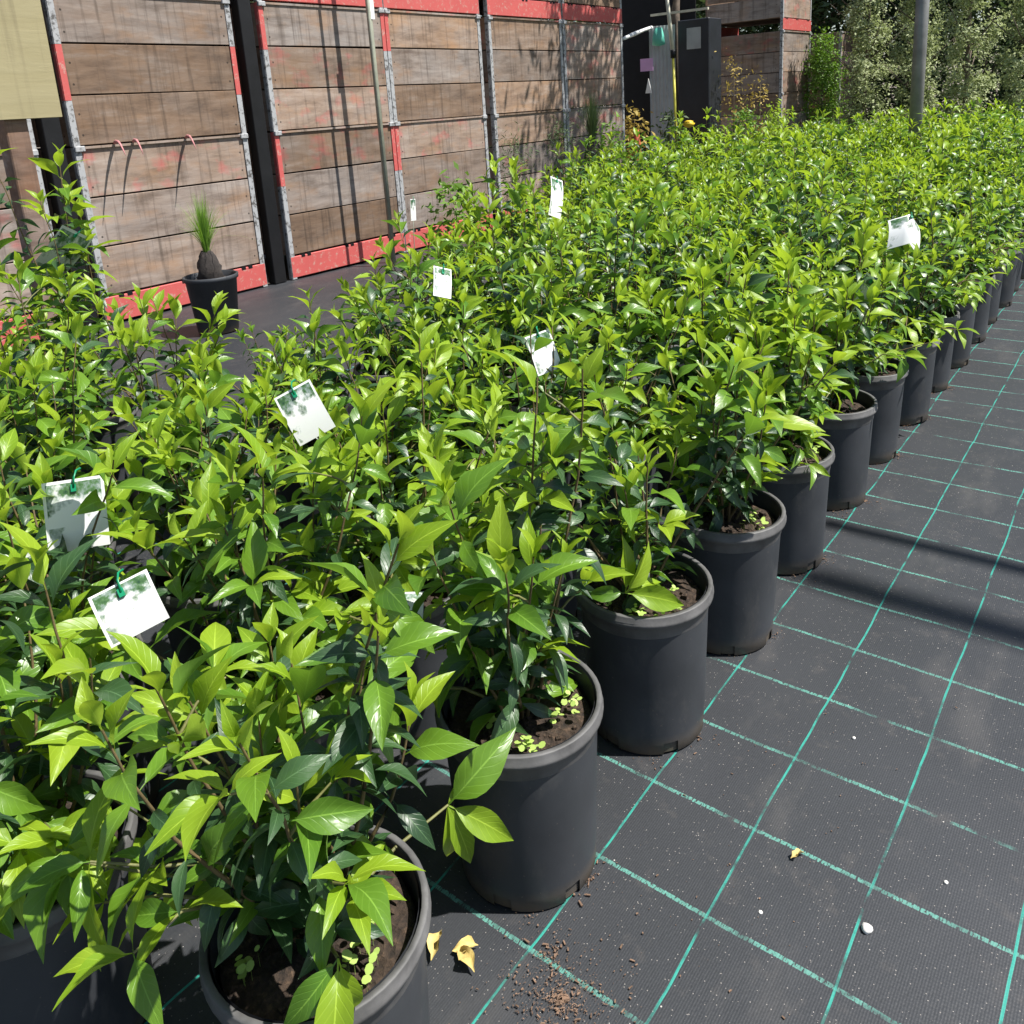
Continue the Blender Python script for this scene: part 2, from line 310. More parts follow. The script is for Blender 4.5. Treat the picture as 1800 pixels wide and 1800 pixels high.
# ------------------------------------------------------------------ builders
def tag(o, label=None, cat=None, group=None, kind=None):
    if label: o['label'] = label
    if cat: o['category'] = cat
    if group: o['group'] = group
    if kind: o['kind'] = kind
    return o
def empty(name, loc=(0, 0, 0), rz=0.0):
    o = bpy.data.objects.new(name, None); COL.objects.link(o); o.location = loc; o.rotation_euler = (0, 0, rz)
    o.empty_display_size = 0.05; return o
def put(name, me, parent=None, loc=None, rot=None, matrix=None):
    o = bpy.data.objects.new(name, me); COL.objects.link(o)
    if parent is not None: o.parent = parent
    if matrix is not None: o.matrix_local = matrix
    else:
        if loc is not None: o.location = loc
        if rot is not None: o.rotation_euler = rot
    return o
class MB:
    def __init__(s): s.v = []; s.f = []; s.mi = []; s.uv = []; s.sm = []
    def add(s, vs_, fs, mi=0, uv=None, smooth=False):
        k = len(s.v); s.v += [tuple(q) for q in vs_]
        for f in fs:
            s.f.append(tuple(i + k for i in f)); s.mi.append(mi); s.sm.append(smooth)
            s.uv.append([uv[i] for i in f] if uv is not None else [(0.5, 0.5)] * len(f))
        return s
    def box(s, x0, x1, y0, y1, z0, z1, mi=0):
        return s.add([(x0, y0, z0), (x1, y0, z0), (x1, y1, z0), (x0, y1, z0), (x0, y0, z1), (x1, y0, z1), (x1, y1, z1), (x0, y1, z1)],
                     [(3, 2, 1, 0), (4, 5, 6, 7), (0, 1, 5, 4), (1, 2, 6, 5), (2, 3, 7, 6), (3, 0, 4, 7)], mi)
    def tube(s, pts, rad, n=6, mi=0, caps=True):
        pts = [Vector(p) for p in pts]; rad = rad if isinstance(rad, (list, tuple)) else [rad] * len(pts)
        vs_, fs = [], []
        for i, p in enumerate(pts):
            d = (pts[min(i + 1, len(pts) - 1)] - pts[max(i - 1, 0)]).normalized()
            a = d.cross(Vector((0, 0, 1)) if abs(d.z) < 0.9 else Vector((1, 0, 0))).normalized(); b = d.cross(a)
            for j in range(n):
                t = 2 * math.pi * j / n; vs_.append(p + (a * math.cos(t) + b * math.sin(t)) * rad[i])
        for i in range(len(pts) - 1):
            for j in range(n):
                q = (j + 1) % n; fs.append((i * n + j, i * n + q, (i + 1) * n + q, (i + 1) * n + j))
        if caps: fs += [tuple(range(n))[::-1], tuple((len(pts) - 1) * n + j for j in range(n))]
        return s.add(vs_, [f[::-1] for f in fs], mi, None, True)
    def lathe(s, prof, n=32, mi=0, skip=None, smooth=True):
        vs_ = [(r * math.cos(2 * math.pi * j / n), r * math.sin(2 * math.pi * j / n), z) for r, z in prof for j in range(n)]
        fs = []
        for i in range(len(prof) - 1):
            for j in range(n):
                if skip and skip(i, j): continue
                q = (j + 1) % n; fs.append((i * n + j, i * n + q, (i + 1) * n + q, (i + 1) * n + j))
        return s.add(vs_, fs, mi, None, smooth)
    def mesh(s, name, mats, bevel=0.0):
        me = bpy.data.meshes.new(name); me.from_pydata(s.v, [], s.f)
        for m_ in (mats if isinstance(mats, (list, tuple)) else [mats]): me.materials.append(m_)
        me.polygons.foreach_set('material_index', s.mi); me.polygons.foreach_set('use_smooth', s.sm)
        uvl = me.uv_layers.new(name='UVMap')
        uvl.data.foreach_set('uv', [c for f in s.uv for q in f for c in q])
        if bevel:
            bm = bmesh.new(); bm.from_mesh(me)
            bmesh.ops.bevel(bm, geom=bm.edges[:], offset=bevel, segments=1, affect='EDGES'); bm.to_mesh(me); bm.free()
        me.update(); return me
    def obj(s, name, mats, parent=None, loc=None, rot=None, bevel=0.0):
        return put(name, s.mesh(name, mats, bevel), parent, loc, rot)
def C(x, y, z=0.0): return Vector((x * U, y * U, z * U))

# ------------------------------------------------------------------ ground
def sheet(name, x0, x1, y0, y1, z, m_, nx=1, ny=1, amp=0.0, label=None):
    mb = MB(); g = random.Random(5); vs_ = []
    for i in range(nx + 1):
        for j in range(ny + 1):
            x = x0 + (x1 - x0) * i / nx; y = y0 + (y1 - y0) * j / ny
            dz = amp * (math.sin(x * 3.1 + 1.3 * math.sin(y * 1.7)) + math.sin(y * 4.3 + x * 1.1) + 1.1 * min(1, max(0, y - 0.6)) * math.sin(y * 23 + 1.8 * math.sin(x * 5) + 2.2 * math.sin(y * 1.9)) + g.uniform(-.7, .7)) if amp else 0
            vs_.append((x, y, z + dz))
    fs = [(i * (ny + 1) + j, (i + 1) * (ny + 1) + j, (i + 1) * (ny + 1) + j + 1, i * (ny + 1) + j + 1) for i in range(nx) for j in range(ny)]
    mb.add(vs_, fs, 0, None, True)
    return tag(mb.obj(name, m_), label, None, None, 'structure')
sheet('ground', -400, 400, -400, 400, -0.020, M['ground'], label='bare brown dirt ground of the nursery yard')
sheet('weed_mat', -2.6, 2.5, -3.0, 26.0, 0.0, M['mat'], 128, 1160, 0.0010, 'black woven weed mat with a green grid under the potted shrubs')
sheet('mat_strip', -4.92, -2.602, -3.0, 26.0, -0.006, M['matplain'], 40, 300, 0.0012, 'plain dark weed mat strip in front of the wooden bins')
sheet('gravel_patch', -14.0, -3.6, 9.2, 18.0, -0.012, M['pale'], label='pale gravel yard beyond the end of the bins')

# ------------------------------------------------------------------ wooden bins
BW = 1.29
bd_side = {}
def board_mesh(hb):
    key = round(hb, 3)
    if key not in bd_side:
        bd_side[key] = MB().box(-0.022, 0, 0.006, BW - 0.006, 0.005, hb - 0.005).mesh('board', M['binwood'], 0.0025)
    return bd_side[key]
strip_me = {}
def strip_mesh(h, m_):
    k = (round(h, 3), m_.name)
    if k not in strip_me:
        mb = MB(); mb.box(-0.002, 0.004, 0, 0.040, 0, h); mb.box(-0.04, -0.002, -0.004, 0.0, 0, h)
        strip_me[k] = mb.mesh('corner_strip', m_)
    return strip_me[k]
lug_me = MB().box(-0.02, 0.018, -0.012, 0.052, 0, 0.035).mesh('lug', M['galv'], 0.004)
def bearer_mesh(h):
    mb = MB(); mb.box(-0.03, 0.008, 0.0, BW, 0.012, h - 0.01)
    return mb.mesh('bearer', M['redpaint'], 0.003)
BEAR = bearer_mesh(0.19)
slot_me = MB().box(-0.01, 0.0105, 0, 0.035, 0, 0.022).mesh('slot', M['black'])
floor_me = MB().box(-BW + 0.03, -0.03, 0.03, BW - 0.03, 0, 0.02).mesh('bin_floor', M['binwood'])
def make_bin(x, y, z, base, hb, label, seed, group, red=''):
    g = random.Random(seed)
    t = tag(empty('fruit_bin', (x, y, z)), label, 'bin', group)
    H = base + 3 * hb
    if base:
        for rz, off in ((0, (0, 0)), (math.pi, (-BW, BW))):
            b = put('bearer', BEAR, t, (off[0], off[1], 0), (0, 0, rz))
            for yy in (0.11, 0.17, 0.58, 0.64, 1.08, 1.14): put('slot', slot_me, b, (0, yy, 0.167))
    put('bin_floor', floor_me, t, (0, 0, base + 0.005))
    bm = board_mesh(hb)
    for k in range(3):
        for rz, off in ((0, (0, 0)), (math.pi, (-BW, BW)), (-math.pi / 2, (-BW, 0)), (math.pi / 2, (0, BW))):
            if rz in (-math.pi / 2, math.pi / 2):
                pos = (off[0], off[1] + (0.001 if rz < 0 else -0.001), base + k * hb)
            else: pos = (off[0], off[1], base + k * hb)
            o = put('board', bm, t, pos, (0, 0, rz))
            if rz in (0, math.pi):
                o.location.x += g.uniform(-0.003, 0.003); o.rotation_euler.x = g.uniform(-0.003, 0.003)
            else: o.scale.y = (BW - 0.05) / BW; o.location.x += 0.025 if rz < 0 else -0.025
    for side in (0, 1):
        key = 'LR'[side]
        lo, hi = (0.30 * H, 0.66 * H) if key.lower() in red else ((0.64 * H, H) if key in red else (H, H))
        for a, b_, m_ in ((0.0, lo, M['galv']), (lo, hi, M['redpaint']), (hi, H, M['galv'])):
            if b_ - a < 0.02: continue
            s_ = put('corner_strip', strip_mesh(b_ - a - 0.002, m_), t, (0.003, 0.0 if side == 0 else BW, a))
            if side: s_.scale.y = -1
    for yy in (0.01, BW - 0.05): put('lug', lug_me, t, (0.004, yy, H - 0.03))
    rl = MB().box(-0.03, 0.012, 0.06, BW - 0.06, H - 0.014, H + 0.001).obj('top_rail', M['binwood'], t)
    return t
colY = [(1.8, 'behind the brown timber post'), (9.4, 'behind the grassy potted palm'), (17.1, 'right after the black steel post'),
        (23.6, 'just past the two thin stakes'), (30.7, 'next to the end column of the row'), (37.3, 'in the end column')]
colX = -24.3
colX = -24.3
for i, (yy, where) in enumerate(colY):
    for tier, (z, base, hb, tn) in enumerate(((0.0, 0.19, 0.323, 'ground level fruit bin on red bearers'), (1.164, 0.0, 0.312, 'middle fruit bin of the stack'), (2.104, 0.19, 0.312, 'topmost fruit bin with a red base'))):
        make_bin(colX * U, yy * U, z, base, hb, 'wooden %s, %s' % (tn, where), i * 7 + tier, 'wooden fruit bins stacked along the mat', {(1, 1): 'lr', (2, 0): 'LR', (2, 1): 'LR', (3, 0): 'L', (3, 1): 'L'}.get((i, tier), ''))
for z, base, hb, tn in ((0.0, 0.19, 0.323, 'ground level bin'), (1.164, 0.0, 0.312, 'middle bin'), (2.104, 0.19, 0.312, 'top bin with a red base')):
    make_bin(-22.0 * U, 64.5 * U, z, base, hb, 'wooden fruit %s of the lone stack before the hedge' % tn, 91 + int(z * 10), 'bins in the lone stack')
for z, base, hb, tn in ((0.0, 0.19, 0.323, 'lower'), (1.164, 0.0, 0.312, 'upper')):
    make_bin(-20.4 * U, 74.0 * U, z, base, hb, '%s wooden bin half hidden behind the bushy green shrub' % tn, 191 + int(z * 10), 'bins in the half hidden stack')

# posts and stakes at the bins
tag(MB().box(-0.045, 0.045, -0.055, 0.055, 0, 3.2).obj('steel_post', M['black'], None, C(-24.45, 16.48), bevel=0.004), 'tall black steel post standing in the gap after the palm bins', 'post')
tag(MB().box(-0.045, 0.045, -0.055, 0.055, 0, 3.2).obj('steel_post', M['black'], None, C(-24.45, 8.82), bevel=0.004), 'tall black steel post standing behind the brown timber post', 'post')
tp = tag(MB().box(-0.05, 0.05, -0.05, 0.05, 0, 2.8).obj('timber_post', M['postwood'], None, C(-18.0, 5.05), bevel=0.005), 'brown square timber post carrying the pale pine board', 'post')
yb = tag(MB().box(-0.012, 0.012, -0.30, 0.10, 0, 1.0).obj('pine_board', M['yellowwood'], None, C(-17.66, 5.55, 6.63), bevel=0.002), 'pale yellow pine board nailed to the brown timber post', 'board')
for (x, y, h, r, lb) in ((-23.0, 21.49, 2.9, 0.022, 'thin grey green stake with a white label near its top'), (-22.5, 21.0, 2.9, 0.014, 'thinner bare stake just in front of the labelled stake')):
    s_ = tag(empty('garden_stake', C(x, y)), lb, 'stake')
    MB().tube([(0, 0, 0), (0, 0, h)], r, 10).obj('pole', M['stake'], s_)
    if r > 0.02: MB().box(r + 0.001, r + 0.004, -0.035, 0.035, 1.98, 2.13).obj('label_plate', M['white'], s_)
pr = empty('irrigation_post', C(-6.07, 38)); tag(pr, 'grey steel post rising out of the shrubs before the hedge', 'post')
MB().tube([(0, 0, 0), (0, 0, 1.5), (0, 0, 3.2)], 0.055, 14).obj('pole', M['greypost'], pr)
for yy, xx in ((10.7, 0.0), (11.35, 0.0), (13.3, 0.0)):
    pt = [C(xx - 24.2, yy, 5.85)]
    L = 0.16 + 0.06 * (yy % 1)
    for q in range(1, 6): pt.append(C(-24.2, yy) + Vector((L * q / 5, -0.01 * q, 1.170 + 0.02 * math.sin(q * 0.7) - 0.012 * q * q / 4)))
    tag(MB().tube(pt, [0.012, 0.011, 0.009, 0.007, 0.005, 0.002], 5).obj('twine_tuft', M['pinktwine']), 'pink frayed twine tuft poking from the seam above the potted palm', 'twine', 'twine tufts in the bin seam')

# ------------------------------------------------------------------ leaf meshes
def leaf_template(L, W, seg, half, droop, fold, wave, twist, pet=0.10, acum=0.0, phase=0.0):
    vs_, uv, fs = [], [], []
    cols = 2 * half + 1
    for i in range(seg + 1):
        t = i / seg
        y = L * t; s = (t - pet) / (1 - pet)
        if s <= 0: wd = 0.025 * W
        else: wd = W * 0.5 * (math.sin(math.pi * min(1, s) ** 0.82) ** 0.9) * (1 - acum * max(0, s - 0.55) * 1.3) + 0.004 * W
        zc = -droop * L * t * t + 0.06 * L * math.sin(math.pi * t) 
        yy = y * (1 - 0.25 * droop * t)
        tw = twist * t
        for j in range(cols):
            q = (j - half) / half
            x = wd * q
            z = fold * abs(q) ** 1.3 * wd + wave * wd * math.sin(t * 11 + phase + (1.7 if q > 0 else 0)) * q * q
            xr = x * math.cos(tw) - z * math.sin(tw); zr = x * math.sin(tw) + z * math.cos(tw)
            vs_.append((xr, yy, zc + zr)); uv.append((t, (q + 1) / 2))
    for i in range(seg):
        for j in range(cols - 1):
            a = i * cols + j; fs.append((a, a + 1, a + cols + 1, a + cols))
    return vs_, fs, uv
lg = random.Random(3)
LEAF = {}                                   # near leaves: one mesh for each age and shape, shared by all leaf objects
FAR = {}
for age, L0, n_ in (('young', 0.104, 6), ('mid', 0.098, 5), ('old', 0.080, 6)):
    LEAF[age] = []; FAR[age] = []
    for k in range(n_):
        L = L0 * lg.uniform(0.85, 1.15); W = L * lg.uniform(0.27, 0.38)
        prm = dict(droop=lg.uniform(0.05, 0.40) + (0.12 if age == 'old' else 0), fold=lg.uniform(0.12, 0.55), wave=lg.uniform(0.05, 0.22), twist=lg.uniform(-0.5, 0.5), acum=lg.uniform(0.3, 0.62), phase=lg.uniform(0, 6))
        v, f, u = leaf_template(L, W, 10, 2, pet=0.12, **prm)
        LEAF[age].append(MB().add(v, f, 0, u, True).mesh('leaf_' + age, M[age]))
        FAR[age].append(leaf_template(L * 0.92, W * 0.88, 5, 1, pet=0.10, **prm))
AGES = ('young', 'mid', 'old')

def leaf_matrix(P, d, nrm, roll, s):
    d = d.normalized(); nrm = (nrm - d * nrm.dot(d)).normalized()
    if roll: nrm = Matrix.Rotation(roll, 3, d) @ nrm
    x = d.cross(nrm)
    mm = Matrix.Identity(4)
    for i in range(3): mm[i][0], mm[i][1], mm[i][2], mm[i][3] = x[i] * s, d[i] * s, nrm[i] * s, P[i]
    return mm

def grow(g, height=0.40, nst=7, spread=0.20, lean=(0, 0), base_z=0.285, leafy=0.12, young=3, size=1.0, lower=1.0, open_side=False, skirt=0, sk_az=(0, 6.28)):
    """stems (point lists with radii) and leaves (age, variant, matrix) of one shrub, in the shrub's own space"""
    stems, leaves = [], []
    for k in range(nst):
        az = 2 * math.pi * (k + g.uniform(-.35, .35)) / nst
        tilt = g.uniform(0.25, 1.0) * spread / max(height, 0.1) if k else 0.05
        h = height * (g.uniform(0.58, 1.0) if k > 1 else g.uniform(0.95, 1.22)) 
        o = Vector((math.cos(az), math.sin(az), 0))
        p = Vector((o.x * g.uniform(.005, .03), o.y * g.uniform(.005, .03), base_z))
        n_ = max(6, int(h / 0.029)); pts, rad = [p.copy()], [0.0034]
        d = (Vector((0, 0, 1)) + o * tilt * 1.4 + Vector((lean[0], lean[1], 0))).normalized()
        ph = g.uniform(0, math.pi)
        for i in range(n_):
            d = (d + Vector((g.uniform(-.10, .10), g.uniform(-.10, .10), 0.05))).normalized()
            p = p + d * (h / n_); pts.append(p.copy()); rad.append(0.0034 * (1 - 0.62 * (i + 1) / n_))
            if (i + 1) / n_ < leafy and g.random() > 0.6 * lower: continue
            top = n_ - 1 - i
            ph += math.pi / 2 + g.uniform(-.35, .35)
            for s_ in (0, 1):
                if top > 2 and g.random() < (0.06 if (i + 1) / n_ > 0.5 else 0.15): continue
                a = ph + s_ * math.pi
                side = Vector((math.cos(a), math.sin(a), 0)); side = (side - d * side.dot(d)).normalized()
                if open_side and p.z < 0.40 and side.x * 0.8 - side.y * 0.6 > 0.25 and g.random() < 0.4: continue
                if top == 0: beta = g.uniform(0.10, 0.38)
                elif top == 1: beta = g.uniform(0.22, 0.70)
                elif top == 2: beta = g.uniform(0.4, 1.05)
                else: beta = g.uniform(0.7, 1.75)
                dd = d * math.cos(beta) + side * math.sin(beta) + Vector((0, 0, -0.15 * min(top, 3) * g.random()))
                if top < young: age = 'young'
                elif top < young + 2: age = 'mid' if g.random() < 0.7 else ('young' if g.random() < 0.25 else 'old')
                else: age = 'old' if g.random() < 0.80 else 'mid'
                s = size * ((0.55, 0.86, 1.05)[top] if top < 3 else g.uniform(0.60, 1.05)) * g.uniform(0.85, 1.12)
                nrm = d * 1.0 + Vector((0, 0, 0.6)) - side * math.cos(beta) * 0.8
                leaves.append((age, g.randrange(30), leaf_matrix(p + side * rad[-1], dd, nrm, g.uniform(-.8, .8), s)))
            # short lateral shoots with bright new leaves
            if 2 < top and g.random() < 0.12 * lower:
                a = ph + g.uniform(0, 6.28); side = Vector((math.cos(a), math.sin(a), 0.7)).normalized()
                e = p + side * g.uniform(0.03, 0.08); stems.append(([p.copy(), (p + e) / 2 + Vector((0, 0, 0.004)), e], [0.0022, 0.0018, 0.0012]))
                for q in range(4):
                    b2 = a + q * math.pi / 2 + g.uniform(-.3, .3); sd = Vector((math.cos(b2), math.sin(b2), 0))
                    leaves.append(('young' if g.random() < .75 else 'mid', g.randrange(5), leaf_matrix(e, side * 0.8 + sd * g.uniform(.4, 1.0), Vector((0, 0, 1)) - sd * .3, g.uniform(-.4, .4), size * g.uniform(.55, .95))))
        stems.append((pts, rad))
    for k in range(skirt):
        a = g.uniform(*sk_az); o = Vector((math.cos(a), math.sin(a), 0)); p = Vector((o.x * .02, o.y * .02, base_z + g.uniform(.0, .08)))
        L = g.uniform(.10, .22); bz = Vector((-o.y, o.x, 0)) * g.uniform(-.05, .05); pts = [p + o * L * f + bz * f * f + Vector((0, 0, L * (1.5 * f - .9 * f * f) * g.uniform(.6, 1.2))) for f in (0, .35, .7, 1.0)]
        stems.append((pts, [.003, .0026, .002, .0014]))
        for f, n2 in ((1, 3), (2, 3), (3, 4)):
            for q in range(n2):
                b2 = a + (q + .5) * 6.28 / n2 + g.uniform(-.4, .4); sd = Vector((math.cos(b2), math.sin(b2), 0))
                d2 = o * .5 + sd * g.uniform(.5, 1.0) + Vector((0, 0, g.uniform(-.7, .5)))
                leaves.insert(0, (g.choice(('young', 'young', 'mid')) if f > 1 else g.choice(('mid', 'old')), g.randrange(30), leaf_matrix(pts[f], d2, Vector((0, 0, 1)) + o * .3, g.uniform(-.6, .6), size * g.uniform(.65, .98))))
    return stems, leaves

# ------------------------------------------------------------------ pots
PH, PR, PB = 0.32, 0.138, 0.116
def pot_mesh():
    mb = MB(); n = 48
    rr = lambda z: PB + (0.1290 - PB) * z / PH
    prof = [(PB - 0.004, 0.0), (PB, 0.004), (rr(0.028), 0.028), (rr(0.1), 0.1), (rr(0.2), 0.2), (rr(0.272), 0.272)]
    mb.lathe(prof, n, 0, lambda i, j: i in (0, 1) and j % 8 in (0, 1))
    mb.lathe([(rr(0.30) - 0.004, 0.318), (rr(0.2) - 0.004, 0.2), (rr(0.004) - 0.004, 0.004)], n, 0)
    return mb.mesh('pot', M['pot'])
def rim_mesh():
    mb = MB(); rr = lambda z: PB + (0.1290 - PB) * z / PH
    mb.lathe([(rr(0.272), 0.270), (rr(0.28) + 0.0012, 0.275), (rr(0.29) + 0.0015, 0.296), (PR - 0.002, 0.298), (PR, 0.300), (PR + 0.0005, 0.306), (PR - 0.0015, 0.3075), (PR - 0.0015, 0.319), (PR - 0.0028, 0.3205), (PR - 0.0095, 0.3205), (PR - 0.0105, 0.319), (PR - 0.0120, 0.296)], 48)
    return mb.mesh('rim', M['rim'])
def soil_mesh(seed):
    g = random.Random(seed); mb = MB(); n = 28
    rings = [0.0, 0.027, 0.054, 0.081, 0.106, 0.1175]; vs_ = [(0, 0, 0.289)]
    for r in rings[1:]:
        for j in range(n):
            a = 2 * math.pi * j / n; vs_.append((r * math.cos(a), r * math.sin(a), 0.284 + g.uniform(-.006, .006) + 0.006 * (1 - r / 0.11)))
    fs = [(0, 1 + j, 1 + (j + 1) % n) for j in range(n)]
    for i in range(len(rings) - 2):
        for j in range(n):
            q = (j + 1) % n; a = 1 + i * n; fs.append((a + j, a + n + j, a + n + q, a + q))
    a = 1 + (len(rings) - 2) * n; k = len(vs_)
    for j in range(n):
        an = 2 * math.pi * j / n; vs_.append((0.1090 * math.cos(an), 0.1090 * math.sin(an), 0.006))
    for j in range(n): fs.append((a + j, k + j, k + (j + 1) % n, a + (j + 1) % n))
    mb.add(vs_, fs, 0, None, True)
    for _ in range(26):
        r = 0.1 * math.sqrt(g.random()); an = g.uniform(0, 6.28); s = g.uniform(.002, .006); x, y, z = r * math.cos(an), r * math.sin(an), 0.290
        mb.box(x - s, x + s * g.uniform(.5, 1.6), y - s, y + s, z - s, z + s * .5)
    return mb.mesh('soil', M['soil'])
POT, RIM = pot_mesh(), rim_mesh()
SOIL = [soil_mesh(s) for s in range(4)]
def weed_mesh(seed, n_):
    g = random.Random(seed); mb = MB()
    for _ in range(n_):
        a = g.uniform(-1.2, 1.2) + g.choice((0, 0.5)); r = g.uniform(0.06, 0.104); x, y = r * math.cos(a), r * math.sin(a)
        for q in range(g.randrange(3, 7)):
            h = g.uniform(0.008, 0.03); px, py = x + g.uniform(-.012, .012), y + g.uniform(-.012, .012); s = g.uniform(.003, .0065)
            c = Vector((px, py, 0.29 + h)); nn = 8
            ta, tb = g.uniform(-.5, .5), g.uniform(-.5, .5)
            vs_ = [c + Vector((s * math.cos(t), s * math.sin(t), s * (ta * math.cos(t) + tb * math.sin(t)))) for t in [2 * math.pi * i / nn for i in range(nn)]]
            mb.add(vs_, [tuple(range(nn))], 0)
            mb.add([(px - .0006, py, .288), (px + .0006, py, .288), (px, py, .29 + h)], [(0, 1, 2)], 0)
    return mb.mesh('weed_patch', M['weed'])
WEED = [weed_mesh(s, 9) for s in range(3)]

def far_foliage(stems, leaves, name):
    mb = MB(); sm = MB()
    for age, k, mm in leaves:
        T = FAR[age][k % len(FAR[age])]
        mb.add([mm @ Vector(q) for q in T[0]], T[1], AGES.index(age), T[2], True)
    for pts, rad in stems: sm.tube(pts, rad, 4, 0, False)
    return mb.mesh(name, [M[a] for a in AGES]), sm.mesh('stems', M['stem'])
TAGC = [C(-3.62, 1.17, 3.35), C(-3.71, -1.05, 3.25), C(-2.31, -1.47, 3.0), C(-2.71, 4.19, 3.3)]
def keeps_clear(P, g):
    for c in TAGC:
        d = c - CAMP; L = d.length; d = d / L; q = P - CAMP; t = q.dot(d)
        if t < L + 0.03 and (q - d * t).length < 0.065 and g.random() < 0.8: return False
    return True
def shrub(x, y, stems=None, leaves=None, fol=None, label='', group=None, rz=0.0, seed=0, weeds=False, extra=None, scale=1.0):
    t = tag(empty('potted_shrub', C(x, y), 0.0), label, 'potted shrub', group)
    tg = random.Random(seed + 5); t.rotation_euler = (tg.uniform(-.012, .012), tg.uniform(-.012, .012), 0)
    p = put('pot', POT, t, (0, 0, 0.002), (0, 0, (seed * 1.7) % 6.28)); put('rim', RIM, p)
    put('soil', SOIL[seed % 4], t, (0, 0, 0.003), (0, 0, seed * 0.9))
    if weeds: tag(put('weed_patch', WEED[seed % 3], t, (0, 0, 0.002), (0, 0, -0.9)), kind='stuff')
    if fol is not None:
        tag(put('foliage', fol[0], t, (0, 0, 0.285 * (1 - scale)), (0, 0, rz)), kind='stuff').scale = (scale,) * 3
        put('stems', fol[1], t, (0, 0, 0.285 * (1 - scale)), (0, 0, rz)).scale = (scale,) * 3
    else:
        for k, (pts, rad) in enumerate(stems):
            MB().tube(pts, rad, 6, 0, False).obj('stem', M['stem'] if len(pts) > 4 else M['greenstem'], t)
        g_ = random.Random(seed); o_ = C(x, y)
        leaves = [q for q in leaves if keeps_clear(o_ + q[2] @ Vector((0, 0.05, 0)), g_)]
        fixed, rest = leaves[:5], leaves[5:]; rest.sort(key=lambda q: (o_ + q[2].translation - CAMP).length); leaves = fixed + rest[:295]; rest = rest[295:]
        if rest: tag(put('foliage', far_foliage([], rest, 'foliage')[0], t), kind='stuff')
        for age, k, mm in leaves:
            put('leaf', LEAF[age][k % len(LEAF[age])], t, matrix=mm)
    return t

# ---- hand placed shoots on the nearest edge shrubs (own space of the shrub, metres)
def shoot(node, base, specs, g):
    """a shoot from base to node carrying leaves: (dx, dy, dz, age, size)"""
    base, node = Vector(base), Vector(node)
    st = ([base, base.lerp(node, .5) + Vector((0, 0, .012)), node], [0.003, 0.0025, 0.0018])
    lv = []
    for dx, dy, dz, age, s in specs:
        d = Vector((dx, dy, dz)).normalized()
        nrm = Vector((0.55, -0.35, 0.7)) if d.z < 0.75 else Vector((0.75, -0.4, 0.3))
        lv.append((age, g.randrange(5), leaf_matrix(node, d, nrm, g.uniform(-.2, .2), s)))
    return st, lv

# the block of shrubs: rows along Y, two grid cells apart
block = []
g0 = random.Random(42)
for r in range(9):
    x = -0.50 - 1.98 * r
    ymin = (-1.35, -3.6, -3.6, -3.4, 6.2, 10.4, 15.5, 21, 25)[r]
    ymax = (60, 60, 60, 60, 60, 58, 50, 42, 38)[r]
    y = 0.70 - 2.0 * 3 + (0.9 if r % 2 else 0.0)
    while y < ymax:
        if y >= ymin: block.append((x + (g0.uniform(-.22, .22) if r else g0.uniform(-.05, .05)), y + g0.uniform(-.12, .12), r))
        y += 2.0
block[0] = (-0.38, -1.54, 0); block[1] = (-0.52, 0.70, 0)
block += [(-8.4, 0.6, 20), (-8.8, 2.6, 20), (-7.8, 4.1, 22), (-8.7, 5.3, 22), (-10.3, 1.2, 20), (-11.0, 2.5, 21), (-12.6, 2.2, 20)]
variants = []
for k in range(15):
    g = random.Random(100 + k)
    st, lv = grow(g, height=g.uniform(0.38, 0.53), nst=g.randrange(12, 17), spread=g.uniform(.19, .25), young=(1, 2, 2, 3, 3)[k % 5], size=g.uniform(.84, 1.02))
    variants.append(far_foliage(st, lv, 'foliage'))
edge_variants = []
for k in range(5):
    g = random.Random(300 + k)
    st, lv = grow(g, height=g.uniform(.36, .44), nst=13, spread=.22, young=2, size=.92, skirt=6, sk_az=(R_(-110), R_(70)))
    edge_variants.append(far_foliage(st, lv, 'foliage'))
special = {
    0: 'potted shrub whose new leaves hang over its weedy rim, bark crumbs beside it',
    1: 'edge shrub with a big leaf and three hanging leaves before its pot',
    2: 'edge shrub with a sparse side showing bare dark soil and a low leaf shoot',
    3: 'edge shrub with glossy leaves over a bright lit rim, next after the bare soil one',
    4: 'edge shrub with a long curled tag stem leaning over its lit rim',
}
HOSTS = [(-3.62, 1.17, 'holding the tilted white printed tag'), (-3.71, -1.05, 'carrying the large upright printed tag'), (-2.31, -1.47, 'with the wide crumpled tag and teal tie'),
         (-7.4, 11.56, 'with the narrow white tag before the bins'), (-2.71, 4.19, 'with a small white tag sunk in its leaves'), (-1.64, 0.53, 'with the flat grey tag and green tie'), (-5.0, 5.07, 'with a pale tag below the thin stakes')]
host_of = {}
for hx_, hy_, txt in HOSTS:
    host_of[min((q for q in range(len(block)) if block[q][2] not in (0, 20, 21, 22) and q not in host_of), key=lambda q: (block[q][0] - hx_) ** 2 + (block[q][1] - hy_) ** 2)] = txt
CAMP = Vector((0.65482, -0.77753, 1.25862))
order = sorted(range(len(block)), key=lambda i: (C(block[i][0], block[i][1], 2.4) - CAMP).length)
NEAR = set(order[:22])
edge_i = 0
ROWN = ('first', 'second', 'third', 'fourth', 'fifth', 'sixth', 'seventh', 'eighth', 'ninth')
